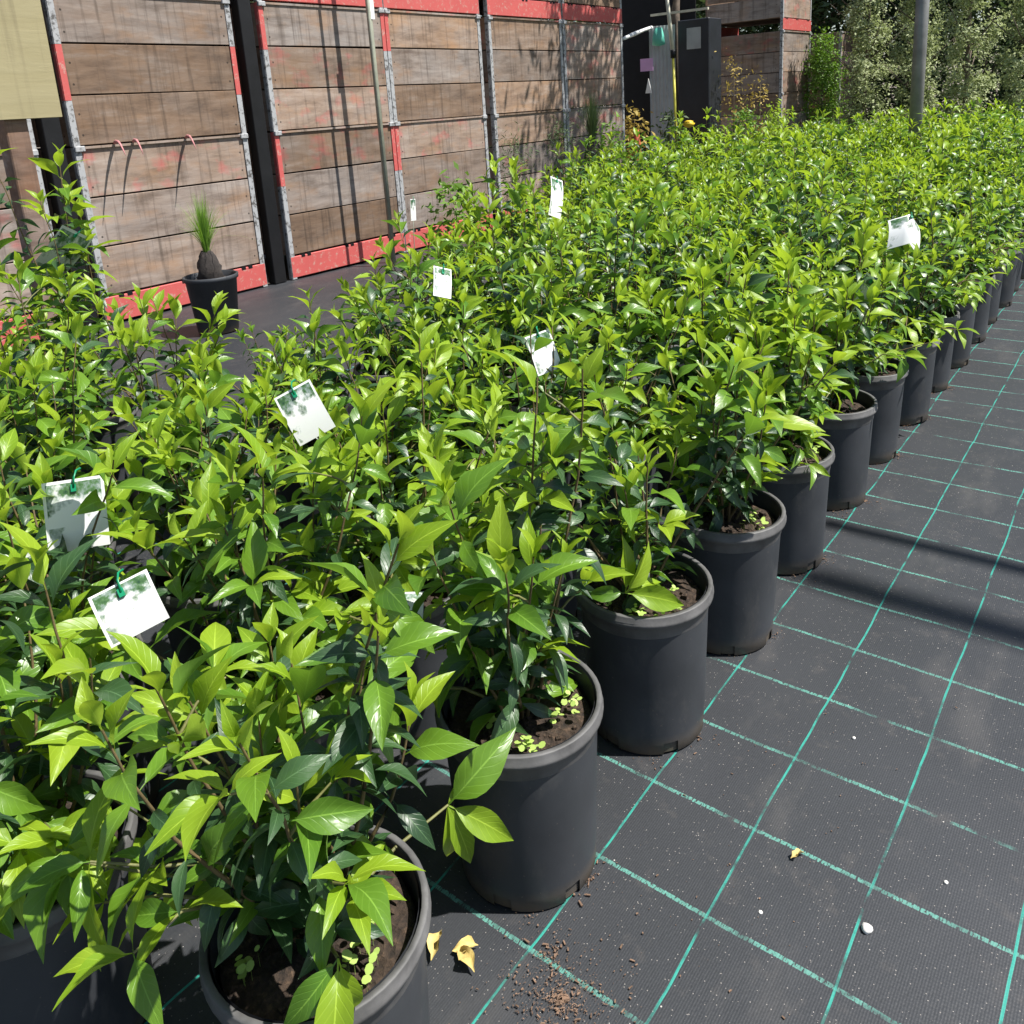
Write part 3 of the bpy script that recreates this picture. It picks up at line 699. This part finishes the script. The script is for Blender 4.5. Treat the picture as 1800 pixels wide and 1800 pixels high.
for i, (x, y, r) in enumerate(block):
    g = random.Random(1000 + i)
    weeds = False; label = None; lean = (0, 0)
    if r == 0:
        k = edge_i; edge_i += 1
        label = special.get(k); weeds = k < 5; lean = (-0.02, 0.02)
        group = 'potted shrubs along the path edge'
        nth = ('first', 'second', 'third', 'fourth', 'fifth', 'sixth', 'seventh', 'eighth', 'ninth', 'tenth', 'eleventh', 'twelfth', 'thirteenth', 'fourteenth')
        if label is None: label = ('%s shrub along the path edge, counted from the bark crumbs' % nth[k]) if k < 14 else 'leafy potted shrub in the far end of the row along the gridded path'
    elif r == 20: label = 'lime green potted shrub in the small group before the timber post'; group = 'shrubs before the timber post'
    elif r == 22: label = 'small sparse dark shrub standing between the block and the grassy palm'; group = 'small shrubs near the palm'
    elif r == 21: label = 'tallest potted shrub, rising before the timber post with a curled tag'; group = None
    elif i in host_of: label = 'potted shrub ' + host_of[i]; group = 'tagged shrubs in the block'
    elif i in NEAR: label = 'untagged glossy shrub in the %s row in from the path, near the printed tags' % ROWN[r]; group = 'untagged shrubs by the tags, %s row' % ROWN[r]
    else: label = 'potted shrub packed deep in the block, %s row in from the path' % ROWN[r]; group = 'shrubs deep in the block, %s row' % ROWN[r]
    if i in NEAR or r == 21:
        kw = dict(height=g.uniform(0.44, 0.56), nst=g.randrange(14, 17), spread=0.26, lean=lean, young=g.choice((2, 2, 3)), size=g.uniform(.92, 1.04))
        if r == 0: kw.update(spread=0.20, height=g.uniform(0.42, 0.49), open_side=True)
        if r == 0 and k == 0: kw.update(spread=0.23, open_side=False, lean=(-.08, .04), height=.46, nst=14, skirt=10, sk_az=(R_(150), R_(285)))
        if y < 0.4 and r in (1, 2, 3): kw.update(spread=0.29, height=.47, nst=13, size=1.04, leafy=0.05, skirt=10, sk_az=(R_(-130), R_(40)))
        if 0.2 < y < 7 and r == 1: kw.update(skirt=10, sk_az=(R_(-150), R_(50)), spread=.28, nst=13, height=.46)
        if r == 0 and k == 1: kw.update(skirt=6, sk_az=(R_(130), R_(260)), lean=(.0, .03), height=.5, spread=.22)
        if 0.4 < y < 6 and r in (2, 3): kw.update(height=g.uniform(.36, .44), nst=14)
        if r == 21: kw.update(height=0.80, nst=9, spread=0.13, leafy=0.2)
        if r == 0 and k > 3: kw.update(spread=.19, skirt=2 if k < 6 else 4, size=.95, sk_az=(R_(-110), R_(70)), open_side=k < 6)
        if r == 0 and k == 2: kw.update(lean=(-0.24, 0.10), nst=11)
        st, lv = grow(g, **kw)
        if r == 0 and k == 0:
            a = shoot((0.02, 0.218, 0.315), (0.0, 0.03, 0.295), [(0.44, 0.58, 0.68, 'mid', 1.3), (0.755, 0.43, -0.49, 'young', 1.2), (0.21, -0.16, -0.97, 'young', 1.2), (0.42, 0.02, -0.91, 'young', 1.15), (0.1, 0.5, 0.5, 'young', .4)], g)
            st.append(a[0]); lv = a[1] + lv
            a = shoot((0.12, -0.06, 0.40), (0.02, -0.02, 0.32), [(0.25, -0.05, -0.95, 'young', 1.05), (0.5, -0.6, -0.5, 'young', 1.0), (-0.1, -0.8, -0.4, 'mid', .95)], g)
            st.append(a[0]); lv = a[1] + lv
        if r == 0 and k == 2:
            a = shoot((0.03, -0.12, 0.365), (0.0, -0.01, 0.30), [(-0.08, 0.26, 0.96, 'young', 1.15), (0.34, 0.53, 0.78, 'young', 1.0), (0.79, 0.53, -0.2, 'young', 1.15), (0.45, 0.75, 0.15, 'young', .95), (-.5, -.5, .1, 'mid', .8)], g)
            st.append(a[0]); lv = a[1] + lv
        shrub(x, y, st, lv, None, label, group, 0, i, weeds)
    else:
        f = variants[g.randrange(len(variants))] if r else edge_variants[g.randrange(len(edge_variants))]
        sc_ = (g.triangular(0.84, 1.34, 1.04) if r else g.uniform(.85, 1.1)) if r != 22 else .62
        if r == 22: f = variants[0 if i % 2 else 5]
        shrub(x, y, None, None, f, label, group, g.uniform(0, 6.28) if r else g.uniform(-.3, .3), i, weeds, None, sc_)

# ------------------------------------------------------------------ plant tags
def card_mesh(wd, ht, bend, m_, fold=0.0):
    mb = MB(); nx, ny = 6, 6; vs_, uv = [], []
    for i in range(nx + 1):
        for j in range(ny + 1):
            u, v = i / nx, j / ny; x = (u - .5) * wd; z = -v * ht
            y = bend * ((v ** 2) * ht) + fold * abs(u - .5) * wd
            vs_.append((x, y, z)); uv.append((u, 1 - v))
    fs = [(i * (ny + 1) + j, (i + 1) * (ny + 1) + j, (i + 1) * (ny + 1) + j + 1, i * (ny + 1) + j + 1) for i in range(nx) for j in range(ny)]
    k = len(vs_)
    mb.add(vs_ + [(a, b + 0.0006, c) for a, b, c in vs_], fs + [tuple(q + k for q in f[::-1]) for f in fs], 0, uv + uv, True)
    return mb.mesh('card', m_)
def plant_tag(pos, rot, wd, ht, bend, mi, label, fold=0.0):
    t = tag(empty('plant_tag', pos), label, 'plant tag'); t.rotation_euler = rot
    put('card', card_mesh(wd, ht, bend, CARDS[mi], fold), t)
    mb = MB(); mb.tube([(0, -0.002, -0.014), (0.002, -0.004, 0.004), (0.006, 0.002, 0.013), (0.012, 0.010, 0.016)], 0.002, 6)
    mb.box(-0.004, 0.004, -0.003, 0.003, -0.02, -0.008); mb.obj('tie', M['tie'], t)
    return t
plant_tag(C(-3.62, 1.17, 3.62), (R_(-28), R_(-24), R_(48)), 0.082, 0.11, 0.15, 0, 'tilted white printed tag standing clear above the leaves')
plant_tag(C(-3.71, -1.05, 3.5), (R_(-18), R_(4), R_(62)), 0.092, 0.118, 0.1, 1, 'large upright printed tag with picture, leaves crossing it')
plant_tag(C(-2.31, -1.47, 3.2), (R_(-35), R_(-14), R_(65)), 0.082, 0.075, 0.25, 2, 'wide crumpled printed tag with a teal tie below the large tag')
plant_tag(C(-7.4, 11.56, 4.65), (R_(-28), R_(22), R_(78)), 0.075, 0.17, 0.25, 3, 'narrow white tag tilted over the leaves before the bins')
plant_tag(C(-0.35, 12.4, 3.95), (R_(-55), R_(15), R_(40)), 0.12, 0.10, 0.5, 0, 'folded white tag lying open on top of the edge row', 0.8)
plant_tag(C(-0.1, 9.2, 3.45), (R_(-15), R_(24), R_(-30)), 0.06, 0.15, 0.35, 1, 'white tag seen nearly edge on in the edge row')
plant_tag(C(-2.71, 4.19, 3.55), (R_(-25), R_(-8), R_(66)), 0.07, 0.10, 0.1, 2, 'small white tag sunk between shrubs of the inner row')
plant_tag(C(-10.8, 2.7, 4.7), (R_(20), R_(36), R_(75)), 0.10, 0.26, 0.45, 4, 'long grey tag curling from the tallest shrub')
plant_tag(C(-0.2, 5.2, 2.75), (R_(10), R_(30), R_(70)), 0.02, 0.17, 0.5, 5, 'thin dark strip tag curling down to a pot rim')
plant_tag(C(-1.75, 0.6, 2.2), (R_(-80), R_(3), R_(40)), 0.10, 0.10, 0.1, 5, 'flat grey tag with a green tie lying in glossy leaves')
plant_tag(C(-5.0, 5.07, 4.05), (R_(-30), R_(20), R_(70)), 0.06, 0.09, 0.1, 1, 'pale tag peeping out below the thin stakes')
plant_tag(C(-17.57, 17.46, 3.3), (R_(0), R_(4), R_(88)), 0.05, 0.15, 0.0, 0, 'slim white tag on a thin stick before the lower bins')
MB().tube([(0, 0.004, -0.66), (0, 0.004, -0.01)], 0.003, 6).obj('stick', M['stake'], [o for o in bpy.data.objects if o.name.startswith('plant_tag')][-1])

# ------------------------------------------------------------------ potted palms before the bins
def palm(x, y, label, h=0.42, seed=0):
    g = random.Random(seed); t = tag(empty('potted_palm', C(x, y)), label, 'potted palm')
    mb = MB(); mb.lathe([(0.118, 0.0), (0.122, 0.004), (0.152, 0.325), (0.163, 0.328), (0.165, 0.352), (0.158, 0.355), (0.152, 0.352), (0.146, 0.30)], 40)
    mb.obj('pot', M['pot'], t)
    MB().lathe([(0.0, 0.322), (0.08, 0.32), (0.15, 0.315)], 24).obj('soil', M['soil'], t)
    mb = MB(); mb.lathe([(0.06, 0.31), (0.075, 0.34), (0.068, 0.37), (0.072, 0.40), (0.058, 0.43), (0.05, 0.47), (0.03, 0.50), (0.0, 0.505)], 18); mb.v = [(a * g.uniform(.85, 1.18), b * g.uniform(.85, 1.18), c + g.uniform(-.008, .008)) for a, b, c in mb.v]; mb.obj('caudex', M['bulb'], t)
    mb = MB()
    for _ in range(260):
        a = g.uniform(0, 6.28); sp = abs(g.gauss(0, .22)) + .02; L = h * g.uniform(.6, 1.0); wv = g.uniform(.002, .0035)
        o = Vector((math.cos(a), math.sin(a), 0)); s = Vector((-o.y, o.x, 0)) * wv; p0 = Vector((0, 0, .48)) + o * g.uniform(0, .015)
        prev = None; vs_ = []
        for q in range(5):
            tt = q / 4; c = p0 + o * sp * L * tt * (0.5 + .7 * tt) + Vector((0, 0, L * tt * (1 - .9 * sp * tt)))
            vs_ += [c - s * (1.05 - tt), c + s * (1.05 - tt)]
        mb.add(vs_, [(2 * q, 2 * q + 1, 2 * q + 3, 2 * q + 2) for q in range(4)], 0, None, True)
    tag(mb.obj('blades', M['darktree'] if seed else M['mid'], t), kind='stuff')
    return t
palm(-19.9, 10.7, 'black pot with a fat stemmed grassy palm, alone on the mat by the bins', 0.44, 0)
palm(-22.0, 36.3, 'second fat stemmed grassy palm against the end column of bins', 0.42, 1).scale = (1.5, 1.5, 1.6)

# ------------------------------------------------------------------ crowns of small leaves
def crown_mesh(name, m_, n_, leaf, shape, seed, clump=0.12, aspect=0.45, clumps=120):
    r = np.random.RandomState(seed)
    cen = []
    while len(cen) < clumps:
        q = r.uniform(-1, 1, 3); 
        if shape(q): cen.append(shape(q))
    cen = np.array(cen); ci = r.randint(0, clumps, n_)
    P = cen[ci] + r.normal(0, clump, (n_, 3)) * (0.5 + r.rand(n_, 1))
    nn = r.normal(0, 0.6, (n_, 3)); nn[:, 2] += 0.7; nn[:, :2] += P[:, :2] / (np.abs(P[:, :2]).max() + 1e-6) * 0.7; nn /= np.linalg.norm(nn, axis=1)[:, None]
    d = r.normal(0, 1, (n_, 3)); d -= nn * np.sum(d * nn, 1)[:, None]; d /= np.linalg.norm(d, axis=1)[:, None]
    e = np.cross(nn, d)
    L = leaf * r.uniform(.6, 1.3, n_)[:, None]; W = L * aspect
    nrm = np.cross(d, e)
    V = np.stack([P, P + d * L * .45 + e * W * .5 + nrm * L * .06, P + d * L, P + d * L * .45 - e * W * .5 + nrm * L * .06], 1).reshape(-1, 3)
    me = bpy.data.meshes.new(name)
    me.vertices.add(len(V)); me.vertices.foreach_set('co', V.astype(np.float32).ravel())
    me.loops.add(4 * n_); me.loops.foreach_set('vertex_index', np.arange(4 * n_, dtype=np.int32))
    me.polygons.add(n_); me.polygons.foreach_set('loop_start', np.arange(0, 4 * n_, 4, dtype=np.int32)); me.polygons.foreach_set('loop_total', np.full(n_, 4, np.int32))
    uvl = me.uv_layers.new(name='UVMap'); uvl.data.foreach_set('uv', np.tile(np.array([0, .5, .45, 1, 1, .5, .45, 0], np.float32), n_))
    me.materials.append(m_); me.update(calc_edges=True); me.validate()
    return me
def col_shape(h, r0):
    def f(q):
        if q[0] ** 2 + q[1] ** 2 > 1 or q[0] ** 2 + q[1] ** 2 < 0.25: return None
        z = (q[2] + 1) / 2
        rr = r0 * (0.75 + 0.35 * math.sin(math.pi * min(1, z * 1.15)) - 0.3 * max(0, z - .75) * 4 * .6) * (0.85 + 0.2 * math.sin(q[2] * 9 + q[0] * 5))
        return (q[0] * rr, q[1] * rr, 0.25 + z * (h - .25))
    return f
def ball_shape(c, r):
    def f(q):
        n2 = q[0] ** 2 + q[1] ** 2 + q[2] ** 2
        if n2 > 1 or n2 < .12: return None
        return (c[0] + q[0] * r[0], c[1] + q[1] * r[1], c[2] + q[2] * r[2])
    return f
HED = [crown_mesh('crown', M['hedge'], 9000, 0.048, col_shape(3.0, 0.31), s, 0.05, 0.5, 150) for s in (1, 2, 3)]
def trunk_mesh(h, r, g):
    mb = MB(); mb.tube([(0, 0, 0), (0.02, 0.01, h * .4), (-.02, .02, h * .75), (0, 0, h)], [r, r * .8, r * .55, r * .2], 8)
    for q in range(9):
        a = g.uniform(0, 6.28); z = h * g.uniform(.3, .85); L = h * .2
        mb.tube([(0, 0, z), (math.cos(a) * L * .5, math.sin(a) * L * .5, z + L * .4), (math.cos(a) * L, math.sin(a) * L, z + L * .9)], [r * .4, r * .25, r * .08], 5)
    return mb.mesh('trunk', M['trunk'])
g = random.Random(8)
TRK = trunk_mesh(2.6, 0.03, g)
REAR = crown_mesh('crown', M['darktree'], 8000, 0.055, col_shape(3.2, 0.36), 6, 0.08, 0.45, 130)  # rear crowns coloured dark, painting in the shade between the front columns
hx = [(-16.9, 69.5), (-12.8, 67), (-8.8, 64.5), (-4.9, 62), (-1.0, 59.5), (-19.0, 80), (-14.5, 79), (-9.8, 77), (-5.2, 76)]
for k, (x, y) in enumerate(hx):
    back_ = y > 72
    t = tag(empty('columnar_shrub', C(x, y), g.uniform(0, 6)), 'column shrub in the rear row of the hedge, coloured dark as gap shade' if back_ else 'silvery green column shrub in the front row of the hedge', 'shrub', 'silvery columnar shrubs, %s row' % ('rear' if back_ else 'front'))
    s = g.uniform(0.92, 1.12)
    for nm, me in (('trunk', TRK), ('crown', REAR if back_ else HED[k % 3])): put(nm, me, t).scale = (s * 1.05, s * 1.05, s)
# bushy green shrub between the two stacks
t = tag(empty('bushy_shrub', C(-20.7, 70.5)), 'bushy mid green shrub standing between the two bin stacks', 'shrub')
put('trunk', TRK, t).scale = (.7, .7, .6)
put('crown', crown_mesh('crown', M['mid'], 5000, 0.055, col_shape(1.98, 0.28), 9, 0.09, 0.5, 90), t)
# large trees behind everything
g = random.Random(21)
BT = [crown_mesh('crown', M['darktree'], 16000, 0.17, ball_shape((0, 0, 3.6), (2.6, 2.6, 3.2)), s, 0.28, 0.4, 150) for s in (31, 32)]
BTR = trunk_mesh(6.0, 0.16, g)
for k, (x, y, s) in enumerate(((-62, 66, 1.1), (-52, 84, 1.1), (-40, 92, 1.15), (-30, 98, 1.1), (-20, 95, 1.2), (-10, 92, 1.15), (0, 98, 1.2), (-68, 46, 1.1), (12, 96, 1.1))):
    t = tag(empty('yard_tree', C(x, y), k * 1.3), 'dark leafy tree in the line closing the yard behind the bins', 'tree', 'dark trees closing the yard')
    for nm, me in (('trunk', BTR), ('crown', BT[k % 2])): put(nm, me, t).scale = (s, s, s)
# tall open tree beyond the hedge: its crown reaches over the yard and dapples the end bins
t = tag(empty('gum_tree', C(-26.3, 54.8)), 'tall open gum tree whose branches overhang the end bins', 'tree')
mb = MB(); mb.tube([(0, 0, 0), (.02, -.02, 2.4), (.3, -.3, 3.4), (.9, -1.0, 4.2), (1.7, -1.9, 4.6)], [.07, .06, .06, .05, .03], 10)
for q in range(12):
    a = g.uniform(0, 6.28); L = g.uniform(.8, 1.5); f = q / 12; b0 = Vector((.9, -1.0, 4.2)).lerp(Vector((1.7, -1.9, 4.6)), f)
    mb.tube([b0, b0 + Vector((math.cos(a) * L * .5, math.sin(a) * L * .5, .15)), b0 + Vector((math.cos(a) * L, math.sin(a) * L, .1 + .3 * f))], [.04, .03, .01], 6)
mb.obj('trunk', M['trunk'], t)
put('crown', crown_mesh('crown', M['darktree'], 3200, 0.15, ball_shape((1.9, -2.0, 4.6), (1.5, 1.5, .75)), 77, 0.24, .3, 34), t)

# ------------------------------------------------------------------ things at the end of the bins
tag(MB().box(-0.02, 0.02, 0, 1.2, 0, 2.7).obj('shade_panel', M['black'], None, C(-31.0, 54.5), (0, 0, R_(-78))), 'black shade cloth panel filling the gap beside the end bins', 'panel')
mb = MB(); n_ = 14
vs_ = []
for i in range(n_ + 1):
    x = 0.36 * i / n_; d = 0.012 * (1 if i % 2 else 0)
    vs_ += [(x, d, 0), (x, d, 2.18)]
mb.add(vs_ + [(a, b_ + .004, c) for a, b_, c in vs_], [(2 * i, 2 * i + 2, 2 * i + 3, 2 * i + 1) for i in range(n_)] + [tuple(q + 2 * n_ + 2 for q in (2 * i + 1, 2 * i + 3, 2 * i + 2, 2 * i)) for i in range(n_)], 0)
tag(mb.obj('metal_sheet', M['greysheet'], None, C(-26.9, 52), (0, 0, R_(22))), 'upright grey ribbed metal sheet leaning by the black cabinet', 'metal sheet')
t = tag(empty('cabinet', C(-25.0, 52.6)), 'tall black cabinet with a grey notice near its top', 'cabinet')
MB().box(0, 0.47, 0, 0.4, 0, 2.22).obj('body', M['blackbox'], t, bevel=0.01)
MB().box(0.14, 0.35, -0.006, -0.002, 1.83, 2.11).obj('notice', M['greysheet'], t)
tag(MB().box(0, .85, -.02, .02, 0, .03).obj('rail', M['palepole'], None, C(-26.5, 51.6, 11.5)), 'pale horizontal rail above the black cabinet', 'rail')
t = tag(empty('leaning_pole', C(-22.75, 48)), 'slanting pole, yellow below and pale above, before the cabinet', 'pole')
a, b_, c_ = C(0, 0, 0), C(-.29, 0, 8.73), C(-.75, 0, 13.0)
MB().tube([a, b_], 0.018, 10).obj('lower_pole', M['yellowpole'], t); MB().tube([b_, c_], 0.024, 10).obj('upper_pole', M['palepole'], t)
MB().tube([b_ - Vector((0, 0, .05)), b_ + Vector((0, 0, .05))], 0.032, 10).obj('coupling', M['black'], t)
tag(MB().box(0, .2, -.003, .003, 0, .17).obj('pink_label', M['pink'], None, C(-27.3, 51.4, 7.9)), 'small pink label hanging beside the grey sheet', 'label')
mb = MB(); mb.add([(0, 0, .2), (-.05, 0, 0), (.05, 0, .0), (0, .012, .2), (-.05, .012, 0), (.05, .012, 0)], [(0, 1, 2), (5, 4, 3), (0, 3, 4, 1), (1, 4, 5, 2), (2, 5, 3, 0)])
tag(mb.obj('white_flag', M['white'], None, C(-26.7, 51.4, 6.4)), 'small white triangular tag below the pink label', 'tag')
tag(MB().tube([C(-24.3, 43.9, 9.7), C(-25.0, 46.5, 10.1), C(-26.0, 49.5, 10.5), C(-26.6, 51.8, 10.8)], [.02, .028, .022, .026], 6).obj('rag_line', M['white']), 'white twisted rag line strung from the end bins to the sheet', 'rag line')
tag(MB().lathe([(0.02, 0.0), (0.09, .02), (0.08, .12), (0.05, .24), (0.0, .25)], 14).obj('teal_bottle', M['teal'], None, C(-25.9, 51.5, 9.5)), 'teal plastic bag hanging at the top of the grey sheet', 'bag')
t = tag(empty('traffic_cone', C(-24.7, 46.0)), 'slim faded orange cone standing by the end bins', 'cone')
MB().lathe([(0.13, .03), (0.115, .05), (0.03, .82), (0.022, .83), (0.0, .83)], 20).obj('body', M['cone'], t); MB().box(-.17, .17, -.17, .17, 0, .03).obj('foot', M['cone'], t, bevel=.006)

# misc plants in the far corner
def misc(x, y, h, r, m_, label, name='nursery_plant', n_=700, leaf=0.05, seed=0, cat='plant', pots=True, asp=.4):
    t = tag(empty(name, C(x, y)), label, cat)
    if pots:
        p = put('pot', POT, t); put('rim', RIM, p); put('soil', SOIL[seed % 4], t, (0, 0, .003))
    put('crown', crown_mesh('crown', m_, n_, leaf, col_shape(h, r), 200 + seed, 0.06, asp, 40), t)
    MB().tube([(0, 0, .27), (.01, 0, h * .9)], [.008, .003], 6).obj('stem', M['stem'], t)
    return t
misc(-21.5, 54.0, 1.66, 0.20, M['gold'], 'golden leaved plant standing before the dark side of the lone stack', n_=420, leaf=.055, seed=1)
misc(-20.0, 55.0, 1.45, 0.12, M['gold'], 'thin bronze leaved plant beside the golden plant', n_=200, leaf=.06, seed=2)
misc(-18.0, 27.4, 1.06, 0.09, M['darktree'], 'slim dark conifer like plant before the end bins', n_=900, leaf=.05, seed=3, asp=.15)
misc(-18.0, 23.9, 1.0, 0.09, M['darktree'], 'second slim dark plant by the double strip of the bins', n_=700, leaf=.05, seed=4, asp=.15)
misc(-15.6, 17.4, 0.72, 0.15, M['mid'], 'round headed young shrub before the red bin bearers', n_=420, leaf=.065, seed=5)
misc(-19.8, 34.5, 1.0, 0.16, M['mid'], 'mid green bushy plant before the second grassy palm', n_=600, leaf=.06, seed=6)
misc(-22.6, 46.5, 1.0, 0.16, M['darktree'], 'dark potted plant near the orange cone', n_=500, leaf=.07, seed=7)
misc(-19.0, 50.0, 0.98, 0.2, M['mid'], 'leafy plant below the golden plant', n_=700, leaf=.06, seed=8)
misc(-16.5, 49.0, 0.98, 0.2, M['young'], 'light green plant before the lone stack', n_=700, leaf=.06, seed=9)
misc(-26.3, 48.5, 1.05, 0.2, M['gold'], 'variegated plant behind the orange cone', n_=400, leaf=.09, seed=10)
t = tag(empty('yellow_flower', C(-21.0, 46.0)), 'single bright yellow flower head rising among the far plants', 'flower')
t.scale = (1.07, 1.07, 1.07)
MB().tube([(0, 0, 0), (.01, 0, .78)], [.006, .004], 6).obj('stem', M['greenstem'], t)
mb = MB(); mb.lathe([(0.0, .775), (.03, .78), (.062, .80), (.075, .825), (.05, .835), (.055, .85), (.02, .86), (0, .855)], 9); mb.obj('flower_head', M['petal'], t)

# post with an arm, added beyond the right edge to shade the path
t = tag(empty('shadow_arm_post', C(20.0, 14.5)), 'tall grey post added out of view, its long arm casting a shadow on the path', 'post')
MB().tube([(0, 0, 0), (0, 0, 5.0)], .05, 12).obj('pole', M['greypost'], t)
MB().tube([(0, 0, 4.95), (-1.53, 0.0, 4.95)], .028, 10).obj('arm', M['greypost'], t)

t = tag(empty('shadow_arm_post', C(28.0, 17.1)), 'taller grey post added beyond the first one, its high arm casting a soft shadow', 'post')  # second unseen post, added to cast the softer band on the path
MB().tube([(0, 0, 0), (0, 0, 8.1)], .07, 12).obj('pole', M['greypost'], t)
MB().tube([(0, 0, 8.0), (-1.52, 0.0, 8.0)], .05, 10).obj('arm', M['greypost'], t)

# ------------------------------------------------------------------ litter on the mat
def dead_leaf(x, y, rz, s, label, m_=None):
    v, f, u = leaf_template(0.07 * s, 0.034 * s, 8, 2, 0.1, 0.9, 0.5, 0.9, 0.1, 0.4, x * 9)
    o = MB().add(v, f, 0, u, True).obj('fallen_leaf', m_ or M['deadleaf'], None, C(x, y, 0.035), (0.1, 0.12, rz)); return tag(o, label, 'fallen leaf')
dead_leaf(-0.55, -0.52, 0.4, 0.75, 'curled yellow fallen leaf in shade beside the pot')
dead_leaf(-0.22, -0.40, 1.2, 0.7, 'bright yellow fallen leaf with a brown spot, lit by sun')
dead_leaf(-0.33, -0.22, 2.4, 0.6, 'dull olive fallen leaf behind the two yellow ones')
dead_leaf(1.36, 1.86, -0.55, 0.42, 'small tan sliver of dry leaf inside a grid square', M['deadleaf'])
def pebble(x, y, r, label, m_='pebble', grp=None):
    bm = bmesh.new(); bmesh.ops.create_icosphere(bm, subdivisions=2, radius=r)
    g = random.Random(int(x * 100))
    for q in bm.verts: q.co *= g.uniform(.85, 1.12); q.co.z *= .75
    me = bpy.data.meshes.new('pebble'); bm.to_mesh(me); bm.free(); me.materials.append(M[m_])
    for p in me.polygons: p.use_smooth = True
    return tag(put('pebble', me, None, C(x, y) + Vector((0, 0, r * .7))), label, 'pebble', grp)
pebble(2.05, 1.58, .0085, 'white rounded pebble beside a green line of the mat')
for x, y in ((1.33, 1.27), (1.38, 3.57), (2.45, 2.35)): pebble(x, y, .0035, 'tiny pale grit stone lying on the gridded mat', 'pebble', 'grit stones on the mat')
g = random.Random(77); mb = MB()
def crumbs(mb, cx, cy, r, n_, sz):
    for _ in range(n_):
        a = g.uniform(0, 6.28); q = r * abs(g.gauss(0, .55)); x, y = cx * U + q * math.cos(a), cy * U + q * math.sin(a)
        s = sz * min(1.9, 0.25 + g.expovariate(2.2)); t_ = g.uniform(0, 3.14); d = Vector((math.cos(t_), math.sin(t_), 0)); e = Vector((-d.y, d.x, 0)); c = Vector((x, y, .003 + s * .3)); ar = g.choice((.6, .8, 1, 1, 1.5))
        vs_ = [c + d * s * i_ * ar + e * s * .45 * j_ + Vector((0, 0, s * .3 * k_)) for k_ in (-1, 1) for i_, j_ in ((-1, -1), (1, -.6), (.9, .8), (-.8, 1))]
        mb.add(vs_, [(3, 2, 1, 0), (4, 5, 6, 7), (0, 1, 5, 4), (1, 2, 6, 5), (2, 3, 7, 6), (3, 0, 4, 7)])
crumbs(mb, 0.42, -0.18, .10, 1100, .0015); crumbs(mb, 0.15, 0.05, .05, 90, .0018)
for k in range(9): crumbs(mb, 0.06, 0.75 + 2 * k, .045, 70, .0020); crumbs(mb, -0.15, 0.2 + 2 * k, .05, 45, .0016)
crumbs(mb, 0.9, 1.0, .35, 60, .0014); crumbs(mb, 1.4, 3.0, .6, 90, .0013)
tag(mb.obj('bark_crumbs', M['bark']), 'scattered brown bark crumbs on the mat beside the pots', 'bark crumbs', None, 'stuff')
